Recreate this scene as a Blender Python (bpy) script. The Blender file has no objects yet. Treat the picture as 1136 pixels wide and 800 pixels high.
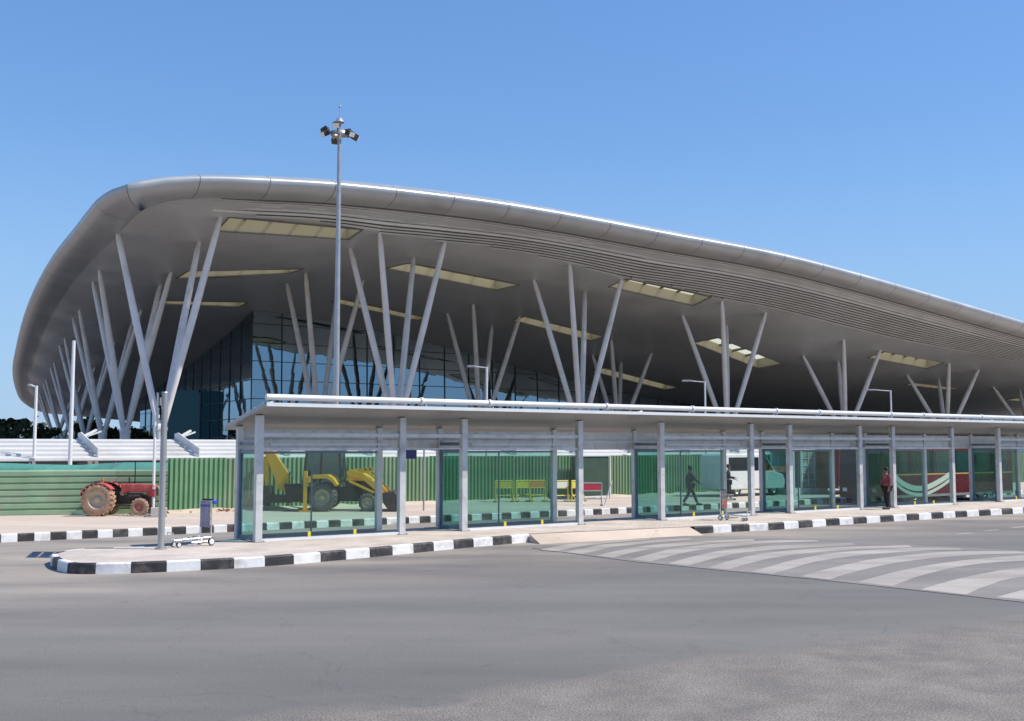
import bpy, bmesh, math, random
import numpy as np
from mathutils import Vector, Matrix, noise as mnoise
random.seed(7); rng = random.Random(11)
R = math.radians
sc = bpy.context.scene
col = sc.collection

# ------------------------------------------------------------------ camera, world, sun, exposure
F, CX, CY, EYE = 1200.0, 568.0, 400.0, 2.84
PITCH = math.atan(95.0 / 1200.0)
cd = bpy.data.cameras.new("camera"); cam = bpy.data.objects.new("camera", cd); col.objects.link(cam)
cd.sensor_fit = 'HORIZONTAL'; cd.sensor_width = 36; cd.lens = F / 1136 * 36
cd.clip_start = 0.1; cd.clip_end = 6000
cam.location = (0, 0, EYE); cam.rotation_euler = (R(90) + PITCH, 0, 0)
sc.camera = cam

SUN_EL = R(51); SUN_AZ = math.atan2(.99, -.12)          # azimuth measured from +Y towards +X
sun_dir = Vector((math.sin(SUN_AZ) * math.cos(SUN_EL), math.cos(SUN_AZ) * math.cos(SUN_EL), math.sin(SUN_EL)))
w = bpy.data.worlds.new("World"); sc.world = w; w.use_nodes = True
nt = w.node_tree; bg = nt.nodes['Background']
sky = nt.nodes.new('ShaderNodeTexSky'); sky.sky_type = 'NISHITA'; sky.sun_disc = False
sky.sun_elevation = SUN_EL; sky.sun_rotation = SUN_AZ
sky.altitude = 900; sky.air_density = 1.0; sky.dust_density = 0.0; sky.ozone_density = 3.0
hs = nt.nodes.new('ShaderNodeHueSaturation'); hs.inputs['Saturation'].default_value = 1.12
nt.links.new(sky.outputs[0], hs.inputs['Color']); 
bw = nt.nodes.new('ShaderNodeRGBToBW'); nt.links.new(hs.outputs[0], bw.inputs[0])      # even out the very bright horizon, as in a clear dry sky
m1 = nt.nodes.new('ShaderNodeMath'); m1.operation = 'MULTIPLY_ADD'; m1.inputs[1].default_value = .30; m1.inputs[2].default_value = 1.0; nt.links.new(bw.outputs[0], m1.inputs[0])
m2 = nt.nodes.new('ShaderNodeMath'); m2.operation = 'DIVIDE'; m2.inputs[0].default_value = 1.75; nt.links.new(m1.outputs[0], m2.inputs[1])
v1 = nt.nodes.new('ShaderNodeVectorMath'); v1.operation = 'SCALE'; nt.links.new(hs.outputs[0], v1.inputs[0]); nt.links.new(m2.outputs[0], v1.inputs['Scale'])
v2 = nt.nodes.new('ShaderNodeVectorMath'); v2.operation = 'MULTIPLY'; v2.inputs[1].default_value = (.99, 1.0, 1.03); nt.links.new(v1.outputs[0], v2.inputs[0])
tcw = nt.nodes.new('ShaderNodeTexCoord'); sxw = nt.nodes.new('ShaderNodeSeparateXYZ'); nt.links.new(tcw.outputs['Generated'], sxw.inputs[0])
mrw = nt.nodes.new('ShaderNodeMapRange'); mrw.interpolation_type = 'SMOOTHSTEP'; mrw.inputs[1].default_value = -.02; mrw.inputs[2].default_value = .30; mrw.inputs[3].default_value = .75; mrw.inputs[4].default_value = 0.0
nt.links.new(sxw.outputs[2], mrw.inputs[0])
mw = nt.nodes.new('ShaderNodeMix'); mw.data_type = 'RGBA'; nt.links.new(mrw.outputs[0], mw.inputs[0]); nt.links.new(v2.outputs[0], mw.inputs[6]); mw.inputs[7].default_value = (2.15, 3.5, 5.6, 1)
nt.links.new(mw.outputs[2], bg.inputs[0]); bg.inputs[1].default_value = 0.13
sl = bpy.data.lights.new("sun", 'SUN'); so = bpy.data.objects.new("sun", sl); col.objects.link(so)
sl.energy = 4.3; sl.angle = R(0.53); sl.color = (1.0, .93, .81)
so.rotation_euler = sun_dir.to_track_quat('Z', 'Y').to_euler()
sc.view_settings.view_transform = 'Standard'; sc.view_settings.look = 'None'
sc.view_settings.exposure = 0.35; sc.view_settings.gamma = 1
sc.render.engine = 'CYCLES'
cy = sc.cycles
cy.use_denoising = True; cy.max_bounces = 10; cy.transparent_max_bounces = 24
cy.diffuse_bounces = 4; cy.glossy_bounces = 4; cy.sample_clamp_indirect = 4; cy.caustics_reflective = False

# ------------------------------------------------------------------ picture rays -> real points
cp, sp = math.cos(PITCH), math.sin(PITCH)
def ray(px, py):
    x = (px - CX) / F; y = -(py - CY) / F
    return Vector((x, cp - y * sp, sp + y * cp))
TH = math.atan(1682 / (1200 / cp))
DV = Vector((math.sin(TH), math.cos(TH), 0)); NV = Vector((-math.cos(TH), math.sin(TH), 0))
ROT = math.atan2(DV.y, DV.x)
def P(u, D, z=0.0): return Vector((u * DV.x + D * NV.x, u * DV.y + D * NV.y, z))
def UD(p): return p.x * DV.x + p.y * DV.y, p.x * NV.x + p.y * NV.y
def G(px, py, z=0.0):
    r = ray(px, py); t = (z - EYE) / r.z; return Vector((r.x * t, r.y * t, z))
def VD(px, py, D):
    r = ray(px, py); t = D / (r.x * NV.x + r.y * NV.y); return Vector((r.x * t, r.y * t, EYE + r.z * t))
def PY(px, py, Y):
    r = ray(px, py); t = Y / r.y; return Vector((r.x * t, Y, EYE + r.z * t))
ISL = 0.24

# ------------------------------------------------------------------ materials
def mat(name, color, rough=.6, metal=0.0, noise=0.0, nscale=3.0, bump=0.0, bscale=40.0, spec=.5, dirt=None, dscale=1.2):
    m = bpy.data.materials.new(name); m.use_nodes = True
    n = m.node_tree; b = n.nodes['Principled BSDF']
    b.inputs['Base Color'].default_value = (*color, 1); b.inputs['Roughness'].default_value = rough
    b.inputs['Metallic'].default_value = metal; b.inputs['Specular IOR Level'].default_value = spec
    tc = n.nodes.new('ShaderNodeTexCoord')
    src = None
    if noise > 0:
        nz = n.nodes.new('ShaderNodeTexNoise'); nz.inputs['Scale'].default_value = nscale; nz.inputs['Detail'].default_value = 6
        n.links.new(tc.outputs['Object'], nz.inputs['Vector'])
        mp = n.nodes.new('ShaderNodeMapRange'); mp.inputs[1].default_value = .3; mp.inputs[2].default_value = .7
        mp.inputs[3].default_value = 1 - noise; mp.inputs[4].default_value = 1 + noise
        n.links.new(nz.outputs[0], mp.inputs[0])
        mx = n.nodes.new('ShaderNodeVectorMath'); mx.operation = 'SCALE'; mx.inputs[0].default_value = color
        n.links.new(mp.outputs[0], mx.inputs['Scale']); src = mx.outputs[0]
        mr = n.nodes.new('ShaderNodeMapRange'); mr.inputs[3].default_value = max(rough - .12, 0); mr.inputs[4].default_value = min(rough + .12, 1)
        n.links.new(nz.outputs[0], mr.inputs[0]); n.links.new(mr.outputs[0], b.inputs['Roughness'])
    if dirt:
        nd = n.nodes.new('ShaderNodeTexNoise'); nd.inputs['Scale'].default_value = dscale; nd.inputs['Detail'].default_value = 8; nd.inputs['Roughness'].default_value = .65
        n.links.new(tc.outputs['Object'], nd.inputs['Vector'])
        md = n.nodes.new('ShaderNodeMapRange'); md.inputs[1].default_value = .5; md.inputs[2].default_value = .72; md.inputs[4].default_value = .8
        n.links.new(nd.outputs[0], md.inputs[0])
        mm = n.nodes.new('ShaderNodeMix'); mm.data_type = 'RGBA'
        n.links.new(md.outputs[0], mm.inputs[0])
        if src: n.links.new(src, mm.inputs[6])
        else: mm.inputs[6].default_value = (*color, 1)
        mm.inputs[7].default_value = (*dirt, 1); src = mm.outputs[2]
    if src: n.links.new(src, b.inputs['Base Color'])
    if bump > 0:
        nb = n.nodes.new('ShaderNodeTexNoise'); nb.inputs['Scale'].default_value = bscale; nb.inputs['Detail'].default_value = 4
        n.links.new(tc.outputs['Object'], nb.inputs['Vector'])
        bp = n.nodes.new('ShaderNodeBump'); bp.inputs['Strength'].default_value = bump; bp.inputs['Distance'].default_value = .02
        n.links.new(nb.outputs[0], bp.inputs['Height']); n.links.new(bp.outputs[0], b.inputs['Normal'])
    return m

def glass(name, tint, refl=1.0, rough=0.0, dust=.04):
    m = bpy.data.materials.new(name); m.use_nodes = True; n = m.node_tree
    for x in list(n.nodes): n.nodes.remove(x)
    out = n.nodes.new('ShaderNodeOutputMaterial'); tr = n.nodes.new('ShaderNodeBsdfTransparent'); gl = n.nodes.new('ShaderNodeBsdfGlossy')
    df = n.nodes.new('ShaderNodeBsdfDiffuse'); df.inputs[0].default_value = (.55, .6, .56, 1)
    tr.inputs[0].default_value = (*tint, 1); gl.inputs['Roughness'].default_value = rough; gl.inputs[0].default_value = (.9, .97, .95, 1)
    lw = n.nodes.new('ShaderNodeLayerWeight'); lw.inputs[0].default_value = .5
    pw = n.nodes.new('ShaderNodeMath'); pw.operation = 'POWER'; pw.inputs[1].default_value = 5; n.links.new(lw.outputs['Facing'], pw.inputs[0])
    fr = n.nodes.new('ShaderNodeMath'); fr.operation = 'MULTIPLY_ADD'; fr.inputs[1].default_value = .95; fr.inputs[2].default_value = .045; n.links.new(pw.outputs[0], fr.inputs[0])
    mu = n.nodes.new('ShaderNodeMath'); mu.operation = 'MULTIPLY'; mu.inputs[1].default_value = refl; n.links.new(fr.outputs[0], mu.inputs[0])
    mx = n.nodes.new('ShaderNodeMixShader'); n.links.new(mu.outputs[0], mx.inputs[0]); n.links.new(tr.outputs[0], mx.inputs[1]); n.links.new(gl.outputs[0], mx.inputs[2])
    m2 = n.nodes.new('ShaderNodeMixShader'); n.links.new(mx.outputs[0], m2.inputs[1]); n.links.new(df.outputs[0], m2.inputs[2])
    tc = n.nodes.new('ShaderNodeTexCoord'); nz = n.nodes.new('ShaderNodeTexNoise'); nz.inputs['Scale'].default_value = 1.7; nz.inputs['Detail'].default_value = 5
    n.links.new(tc.outputs['Object'], nz.inputs['Vector'])
    mr = n.nodes.new('ShaderNodeMapRange'); mr.inputs[1].default_value = .35; mr.inputs[2].default_value = .75; mr.inputs[3].default_value = dust * .4; mr.inputs[4].default_value = dust * 2
    n.links.new(nz.outputs[0], mr.inputs[0]); n.links.new(mr.outputs[0], m2.inputs[0])
    n.links.new(m2.outputs[0], out.inputs[0]); return m

M = {}
M['steel'] = mat('painted_steel', (.40, .41, .42), .38, .35, noise=.06, nscale=4)
M['shelter_steel'] = mat('shelter_steel', (.60, .605, .61), .42, .25, noise=.07, nscale=3, dirt=(.34, .32, .29), dscale=2.2)
M['white_steel'] = mat('white_steel', (.72, .73, .74), .35, .1, noise=.04, nscale=3)
M['dark_frame'] = mat('blue_grey_frame', (.13, .19, .25), .4, .2, noise=.08)
M['galv0'] = mat('base_steel', (.30, .30, .30), .5, .4, noise=.1)
M['roof_sheet'] = mat('roof_sheet', (.36, .35, .34), .45, .3, noise=.08, nscale=1.2)
M['rubber'] = mat('rubber', (.02, .02, .02), .8)
M['dusty_rubber'] = mat('dusty_rubber', (.42, .26, .17), .9, noise=.3, nscale=6, dirt=(.16, .11, .08), dscale=5)
M['grey_rubber'] = mat('grey_rubber', (.12, .11, .10), .9, noise=.3, nscale=6, dirt=(.25, .21, .16), dscale=4)
M['black'] = mat('black_paint', (.025, .025, .028), .5)
M['darkmetal'] = mat('greasy_metal', (.06, .05, .045), .6, .3, noise=.3, nscale=9)
M['tree_steel'] = mat('column_paint', (.74, .74, .735), .5, .05, noise=.07, nscale=.8, dirt=(.54, .53, .51), dscale=.7)

def build_kerbmats():
    M['kw'] = mat('kerb_white', (.74, .74, .75), .7, noise=.07, nscale=4, bump=.3, bscale=30, dirt=(.42, .38, .34), dscale=2.5)
    M['kb'] = mat('kerb_black', (.028, .027, .03), .6, noise=.35, nscale=4, bump=.3, bscale=30, dirt=(.16, .14, .13), dscale=2.5)
build_kerbmats()

# ------------------------------------------------------------------ mesh helpers
class MB:
    def __init__(s): s.v = []; s.f = []; s.m = []; s.mi = 0; s.sm = []
    def add(s, vs, fs, smooth=False):
        o = len(s.v); s.v += [tuple(v) for v in vs]
        for f in fs: s.f.append([o + i for i in f]); s.m.append(s.mi); s.sm.append(smooth)
    def box(s, c, d, rz=0, rx=0, ry=0):
        x, y, z = d[0] / 2, d[1] / 2, d[2] / 2
        mt = Matrix.Translation(c) @ Matrix.Rotation(rz, 4, 'Z') @ Matrix.Rotation(ry, 4, 'Y') @ Matrix.Rotation(rx, 4, 'X')
        vs = [mt @ Vector((a * x, b * y, e * z)) for a in (-1, 1) for b in (-1, 1) for e in (-1, 1)]
        s.add(vs, [(0, 1, 3, 2), (4, 6, 7, 5), (0, 4, 5, 1), (2, 3, 7, 6), (0, 2, 6, 4), (1, 5, 7, 3)])
    def b2(s, x0, x1, y0, y1, z0, z1): s.box(((x0 + x1) / 2, (y0 + y1) / 2, (z0 + z1) / 2), (x1 - x0, y1 - y0, z1 - z0))
    def tube(s, p0, p1, r0, r1=None, n=10, caps=True):
        p0, p1 = Vector(p0), Vector(p1); r1 = r0 if r1 is None else r1
        q = (p1 - p0).to_track_quat('Z', 'Y'); vs = []
        for p, r in ((p0, r0), (p1, r1)):
            for k in range(n):
                a = 2 * math.pi * k / n; vs.append(p + q @ Vector((math.cos(a) * r, math.sin(a) * r, 0)))
        s.add(vs, [(k, (k + 1) % n, n + (k + 1) % n, n + k) for k in range(n)], True)
        if caps: s.add(vs, [tuple(reversed(range(n))), tuple(range(n, 2 * n))])
    def beam(s, p0, p1, w, h):
        p0, p1 = Vector(p0), Vector(p1); q = (p1 - p0).to_track_quat('X', 'Z'); L = (p1 - p0).length
        vs = [p0 + q @ Vector((a, b * w / 2, c * h / 2)) for a in (0, L) for b in (-1, 1) for c in (-1, 1)]
        s.add(vs, [(0, 1, 3, 2), (4, 6, 7, 5), (0, 4, 5, 1), (2, 3, 7, 6), (0, 2, 6, 4), (1, 5, 7, 3)])
    def prism(s, poly, a0, a1, axis='y'):        # poly in (x,z) extruded along y, or (x,y) along z
        n = len(poly)
        if axis == 'y': vs = [(p[0], a0, p[1]) for p in poly] + [(p[0], a1, p[1]) for p in poly]
        elif axis == 'z': vs = [(p[0], p[1], a0) for p in poly] + [(p[0], p[1], a1) for p in poly]
        else: vs = [(a0, p[0], p[1]) for p in poly] + [(a1, p[0], p[1]) for p in poly]
        s.add(vs, [tuple(range(n)), tuple(reversed(range(n, 2 * n)))] + [(k, k + n, (k + 1) % n + n, (k + 1) % n) for k in range(n)])
    def lathe(s, prof, c=(0, 0, 0), axis='z', n=20):   # prof (r,h)
        vs = []
        for r, h in prof:
            for k in range(n):
                a = 2 * math.pi * k / n; x, y = r * math.cos(a), r * math.sin(a)
                v = (x, y, h) if axis == 'z' else ((x, h, y) if axis == 'y' else (h, x, y))
                vs.append((v[0] + c[0], v[1] + c[1], v[2] + c[2]))
        m = len(prof)
        s.add(vs, [(j * n + k, j * n + (k + 1) % n, (j + 1) * n + (k + 1) % n, (j + 1) * n + k) for j in range(m - 1) for k in range(n)], True)
    def build(s, name, mats, parent=None, bevel=0, recalc=True):
        me = bpy.data.meshes.new(name); me.from_pydata(s.v, [], s.f)
        if not isinstance(mats, (list, tuple)): mats = [mats]
        for mm in mats: me.materials.append(mm)
        for p, i, k in zip(me.polygons, s.m, s.sm): p.material_index = i; p.use_smooth = k
        if recalc:
            bm = bmesh.new(); bm.from_mesh(me); bmesh.ops.recalc_face_normals(bm, faces=bm.faces); bm.to_mesh(me); bm.free()
        o = bpy.data.objects.new(name, me); col.objects.link(o)
        if parent: o.parent = parent
        if bevel:
            b = o.modifiers.new('bevel', 'BEVEL'); b.width = bevel; b.segments = 2; b.limit_method = 'ANGLE'; b.angle_limit = R(40)
        return o
def mk(): return MB()
def tag(o, label=None, cat=None, group=None, kind=None):
    if label: o['label'] = label
    if cat: o['category'] = cat
    if group: o['group'] = group
    if kind: o['kind'] = kind
    return o
def thing(name, label, cat, loc=(0, 0, 0), rz=0, group=None):
    o = bpy.data.objects.new(name, None); col.objects.link(o); o.location = loc; o.rotation_euler = (0, 0, rz)
    o.empty_display_size = .3
    return tag(o, label, cat, group)
def dup(o, parent=None):
    c = o.copy(); col.objects.link(c)
    if parent: c.parent = parent
    for ch in list(o.children): dup(ch, c)
    return c
def struct(o): o['kind'] = 'structure'; return o
def smooth(o):
    for p in o.data.polygons: p.use_smooth = True
    return o

# ------------------------------------------------------------------ ground
def ground_mat(name, c1, c2, s1, grain=.12, bump=.35, gscale=60, dust=None, cracks=False, old=None):
    m = bpy.data.materials.new(name); m.use_nodes = True; n = m.node_tree; b = n.nodes['Principled BSDF']
    L = n.links.new
    tc = n.nodes.new('ShaderNodeTexCoord')
    a = n.nodes.new('ShaderNodeTexNoise'); a.inputs['Scale'].default_value = s1; a.inputs['Detail'].default_value = 8; a.inputs['Roughness'].default_value = .62
    mp = n.nodes.new('ShaderNodeMapping'); mp.inputs['Rotation'].default_value = (0, 0, -ROT); mp.inputs['Scale'].default_value = (.35, 1, 1)
    L(tc.outputs['Object'], mp.inputs[0]); L(mp.outputs[0], a.inputs['Vector'])
    r = n.nodes.new('ShaderNodeMapRange'); r.inputs[1].default_value = .36; r.inputs[2].default_value = .66; L(a.outputs[0], r.inputs[0])
    mx = n.nodes.new('ShaderNodeMix'); mx.data_type = 'RGBA'; mx.inputs[6].default_value = (*c1, 1); mx.inputs[7].default_value = (*c2, 1); L(r.outputs[0], mx.inputs[0])
    cur = mx.outputs[2]
    if dust:   # sandy dust swept up beside the kerb, in real ground coordinates
        sx = n.nodes.new('ShaderNodeSeparateXYZ'); m3 = n.nodes.new('ShaderNodeMapping'); m3.inputs['Rotation'].default_value = (0, 0, -ROT)
        L(tc.outputs['Object'], m3.inputs[0]); L(m3.outputs[0], sx.inputs[0])
        dr = n.nodes.new('ShaderNodeMapRange'); dr.inputs[1].default_value = dust[0]; dr.inputs[2].default_value = dust[1]; dr.inputs[4].default_value = .9
        L(sx.outputs[1], dr.inputs[0])
        nz = n.nodes.new('ShaderNodeTexNoise'); nz.inputs['Scale'].default_value = .5; nz.inputs['Detail'].default_value = 9; L(mp.outputs[0], nz.inputs['Vector'])
        r2 = n.nodes.new('ShaderNodeMapRange'); r2.inputs[1].default_value = .3; r2.inputs[2].default_value = .68; L(nz.outputs[0], r2.inputs[0])
        mu = n.nodes.new('ShaderNodeMath'); mu.operation = 'MULTIPLY'; L(dr.outputs[0], mu.inputs[0]); L(r2.outputs[0], mu.inputs[1])
        mz = n.nodes.new('ShaderNodeMix'); mz.data_type = 'RGBA'; mz.inputs[7].default_value = (*dust[2], 1); L(cur, mz.inputs[6]); L(mu.outputs[0], mz.inputs[0]); cur = mz.outputs[2]
    g = n.nodes.new('ShaderNodeTexNoise'); g.inputs['Scale'].default_value = gscale; g.inputs['Detail'].default_value = 3; L(tc.outputs['Object'], g.inputs['Vector'])
    gr = n.nodes.new('ShaderNodeMapRange'); gr.inputs[1].default_value = .3; gr.inputs[2].default_value = .7; gr.inputs[3].default_value = 1 - grain; gr.inputs[4].default_value = 1 + grain; L(g.outputs[0], gr.inputs[0])
    v = n.nodes.new('ShaderNodeVectorMath'); v.operation = 'SCALE'; L(cur, v.inputs[0]); L(gr.outputs[0], v.inputs['Scale']); cur = v.outputs[0]
    if cracks:
        st = n.nodes.new('ShaderNodeTexNoise'); st.inputs['Scale'].default_value = 2.2; st.inputs['Detail'].default_value = 10; st.inputs['Roughness'].default_value = .75; L(tc.outputs['Object'], st.inputs['Vector'])
        s2 = n.nodes.new('ShaderNodeMapRange'); s2.inputs[1].default_value = .60; s2.inputs[2].default_value = .72; s2.inputs[3].default_value = 1; s2.inputs[4].default_value = .72; L(st.outputs[0], s2.inputs[0])
        v2 = n.nodes.new('ShaderNodeVectorMath'); v2.operation = 'SCALE'; L(cur, v2.inputs[0]); L(s2.outputs[0], v2.inputs['Scale']); cur = v2.outputs[0]
        # wheel-polished lanes running along the road, hairline cracks and pale chippings
        mq = n.nodes.new('ShaderNodeMapping'); mq.inputs['Rotation'].default_value = (0, 0, -ROT); mq.inputs['Scale'].default_value = (.035, .55, 1); L(tc.outputs['Object'], mq.inputs[0])
        nq = n.nodes.new('ShaderNodeTexNoise'); nq.inputs['Scale'].default_value = 1; nq.inputs['Detail'].default_value = 5; L(mq.outputs[0], nq.inputs['Vector'])
        rq = n.nodes.new('ShaderNodeMapRange'); rq.inputs[1].default_value = .34; rq.inputs[2].default_value = .66; rq.inputs[3].default_value = .92; rq.inputs[4].default_value = 1.07; L(nq.outputs[0], rq.inputs[0])
        vo = n.nodes.new('ShaderNodeTexVoronoi'); vo.feature = 'DISTANCE_TO_EDGE'; vo.inputs['Scale'].default_value = .28
        nw = n.nodes.new('ShaderNodeTexNoise'); nw.inputs['Scale'].default_value = .9; nw.inputs['Detail'].default_value = 6; L(tc.outputs['Object'], nw.inputs['Vector'])
        va = n.nodes.new('ShaderNodeVectorMath'); va.operation = 'MULTIPLY_ADD'; va.inputs[1].default_value = (2.4, 2.4, 0); L(nw.outputs['Color'], va.inputs[0]); L(tc.outputs['Object'], va.inputs[2]); L(va.outputs[0], vo.inputs['Vector'])
        rv = n.nodes.new('ShaderNodeMapRange'); rv.inputs[1].default_value = .0; rv.inputs[2].default_value = .006; rv.inputs[3].default_value = .84; rv.inputs[4].default_value = 1; L(vo.outputs[0], rv.inputs[0])
        ns = n.nodes.new('ShaderNodeTexNoise'); ns.inputs['Scale'].default_value = 9; ns.inputs['Detail'].default_value = 2; L(tc.outputs['Object'], ns.inputs['Vector'])
        rs = n.nodes.new('ShaderNodeMapRange'); rs.inputs[1].default_value = .72; rs.inputs[2].default_value = .78; rs.inputs[3].default_value = 1; rs.inputs[4].default_value = 1.5; L(ns.outputs[0], rs.inputs[0])
        q1 = n.nodes.new('ShaderNodeMath'); q1.operation = 'MULTIPLY'; L(rq.outputs[0], q1.inputs[0]); L(rv.outputs[0], q1.inputs[1])
        q2 = n.nodes.new('ShaderNodeMath'); q2.operation = 'MULTIPLY'; L(q1.outputs[0], q2.inputs[0]); L(rs.outputs[0], q2.inputs[1])
        v3 = n.nodes.new('ShaderNodeVectorMath'); v3.operation = 'SCALE'; L(cur, v3.inputs[0]); L(q2.outputs[0], v3.inputs['Scale']); cur = v3.outputs[0]
    if old:   # the older, coarser, stonier surface on the near right side of a worn joint
        sp_ = n.nodes.new('ShaderNodeSeparateXYZ'); L(tc.outputs['Object'], sp_.inputs[0])
        e1 = n.nodes.new('ShaderNodeMath'); e1.operation = 'MULTIPLY_ADD'; e1.inputs[1].default_value = -.62; L(sp_.outputs[0], e1.inputs[0]); L(sp_.outputs[1], e1.inputs[2])
        n1 = n.nodes.new('ShaderNodeTexNoise'); n1.inputs['Scale'].default_value = .55; n1.inputs['Detail'].default_value = 12; n1.inputs['Roughness'].default_value = .66; L(tc.outputs['Object'], n1.inputs['Vector'])
        e2 = n.nodes.new('ShaderNodeMath'); e2.operation = 'MULTIPLY_ADD'; e2.inputs[1].default_value = 4.2; L(n1.outputs[0], e2.inputs[0]); L(e1.outputs[0], e2.inputs[2])
        e3 = n.nodes.new('ShaderNodeMapRange'); e3.interpolation_type = 'SMOOTHSTEP'; e3.inputs[1].default_value = 15.6; e3.inputs[2].default_value = 14.9; L(e2.outputs[0], e3.inputs[0])
        n2 = n.nodes.new('ShaderNodeTexNoise'); n2.inputs['Scale'].default_value = 42; n2.inputs['Detail'].default_value = 2; L(tc.outputs['Object'], n2.inputs['Vector'])
        n3 = n.nodes.new('ShaderNodeTexNoise'); n3.inputs['Scale'].default_value = 1.1; n3.inputs['Detail'].default_value = 8; n3.inputs['Roughness'].default_value = .7; L(tc.outputs['Object'], n3.inputs['Vector'])
        o1 = n.nodes.new('ShaderNodeMapRange'); o1.inputs[1].default_value = .32; o1.inputs[2].default_value = .68; o1.inputs[3].default_value = .5; o1.inputs[4].default_value = 1.5; L(n2.outputs[0], o1.inputs[0])
        o3 = n.nodes.new('ShaderNodeMapRange'); o3.inputs[1].default_value = .35; o3.inputs[2].default_value = .65; L(n3.outputs[0], o3.inputs[0])
        om = n.nodes.new('ShaderNodeMix'); om.data_type = 'RGBA'; om.inputs[6].default_value = (*old[0], 1); om.inputs[7].default_value = (*old[1], 1); L(o3.outputs[0], om.inputs[0])
        ov = n.nodes.new('ShaderNodeVectorMath'); ov.operation = 'SCALE'; L(om.outputs[2], ov.inputs[0]); L(o1.outputs[0], ov.inputs['Scale'])
        oz = n.nodes.new('ShaderNodeMix'); oz.data_type = 'RGBA'; L(e3.outputs[0], oz.inputs[0]); L(cur, oz.inputs[6]); L(ov.outputs[0], oz.inputs[7]); cur = oz.outputs[2]
    L(cur, b.inputs['Base Color']); b.inputs['Roughness'].default_value = .88
    bp = n.nodes.new('ShaderNodeBump'); bp.inputs['Strength'].default_value = bump; bp.inputs['Distance'].default_value = .015
    L(g.outputs[0], bp.inputs['Height']); L(bp.outputs[0], b.inputs['Normal'])
    return m
M['dirt'] = ground_mat('dirt', (.36, .27, .20), (.26, .21, .17), .4)
M['asphalt'] = ground_mat('asphalt', (.135, .127, .121), (.205, .190, .176), .16, grain=.17, gscale=38, dust=(18.0, 25.0, (.40, .34, .285)), cracks=True, old=((.150, .136, .122), (.235, .208, .184)))
M['coarse'] = ground_mat('old_asphalt', (.158, .144, .131), (.238, .215, .192), .7, grain=.36, bump=.35, gscale=34, cracks=True)
M['table'] = ground_mat('table_paving', (.19, .175, .165), (.26, .235, .22), .7, grain=.2, cracks=True)
M['stripe'] = ground_mat('stripe_paint', (.42, .385, .345), (.29, .265, .24), .9, grain=.12, cracks=True)
M['sand'] = ground_mat('sandy_pavement', (.60, .49, .40), (.48, .40, .33), .5, grain=.15, cracks=True)

def poly_sheet(name, pts, z, m, kind='structure'):
    b = mk(); b.add([(p[0], p[1], z) for p in pts], [tuple(range(len(pts)))])
    o = b.build(name, m, recalc=False); o['kind'] = kind
    if o.data.polygons[0].normal.z < 0: o.data.flip_normals()
    return o
poly_sheet('ground', [(-3000, -300), (3000, -300), (3000, 3000), (-3000, 3000)], -.02, M['dirt'])
poly_sheet('road', [P(-140, -60), P(260, -60), P(260, 62), P(-140, 62)], 0, M['asphalt'])
# kerbs and islands
def resample(pts, step, closed=False):
    pts = [Vector(p) for p in pts]
    if closed: pts = pts + [pts[0]]
    out = []; acc = 0; nxt = 0
    for a, b_ in zip(pts, pts[1:]):
        L = (b_ - a).length
        while nxt <= acc + L + 1e-9:
            out.append(a.lerp(b_, (nxt - acc) / L)); nxt += step
        acc += L
    return out
def catmull(pts, n=8, closed=False):
    pts = [Vector(p) for p in pts]; N = len(pts); out = []
    rngi = range(N if closed else N - 1)
    for i in rngi:
        if closed: p0, p1, p2, p3 = pts[i - 1], pts[i], pts[(i + 1) % N], pts[(i + 2) % N]
        else: p0, p1, p2, p3 = pts[max(i - 1, 0)], pts[i], pts[i + 1], pts[min(i + 2, N - 1)]
        for k in range(n):
            t = k / n
            out.append(.5 * ((2 * p1) + (-p0 + p2) * t + (2 * p0 - 5 * p1 + 4 * p2 - p3) * t * t + (-p0 + 3 * p1 - 3 * p2 + p3) * t ** 3))
    if not closed: out.append(pts[-1])
    return out
def kerb(name, line, seg, inward, h=ISL, wd=.16, start=0, chunk=4):
    fine = resample(line, seg / chunk); b = mk()
    nseg = (len(fine) - 1) // chunk
    for s_ in range(nseg):
        b.mi = (s_ + start) % 2
        q = fine[s_ * chunk:(s_ + 1) * chunk + 1]
        gap = .006; jit = rng.uniform(-.008, .008); jz = rng.uniform(-.006, .006)
        prof = [(0.0, -.05), (0.015, h - .03), (.04, h - .004), (wd, h)]
        rows = []
        for i, p in enumerate(q):
            j = s_ * chunk + i
            t = (fine[min(j + 1, len(fine) - 1)] - fine[max(j - 1, 0)]); t.z = 0; t.normalize()
            nn = Vector((-t.y, t.x, 0)) * inward
            pp = p + t * (gap if i == 0 else -gap if i == chunk else 0)
            rows.append([pp + nn * (o_ + jit) + Vector((0, 0, z_ + jz)) for o_, z_ in prof] + [pp + nn * (wd + jit) + Vector((0, 0, -.05))])
        vs = [v for r_ in rows for v in r_]; k = 5
        fs = [(i * k + j, i * k + j + 1, (i + 1) * k + j + 1, (i + 1) * k + j) for i in range(len(rows) - 1) for j in range(k - 1)]
        fs += [tuple(range(k)), tuple(reversed(range((len(rows) - 1) * k, len(rows) * k)))]
        b.add(vs, fs)
    o = b.build(name, [M['kw'], M['kb']]); o['kind'] = 'structure'; return o
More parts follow.
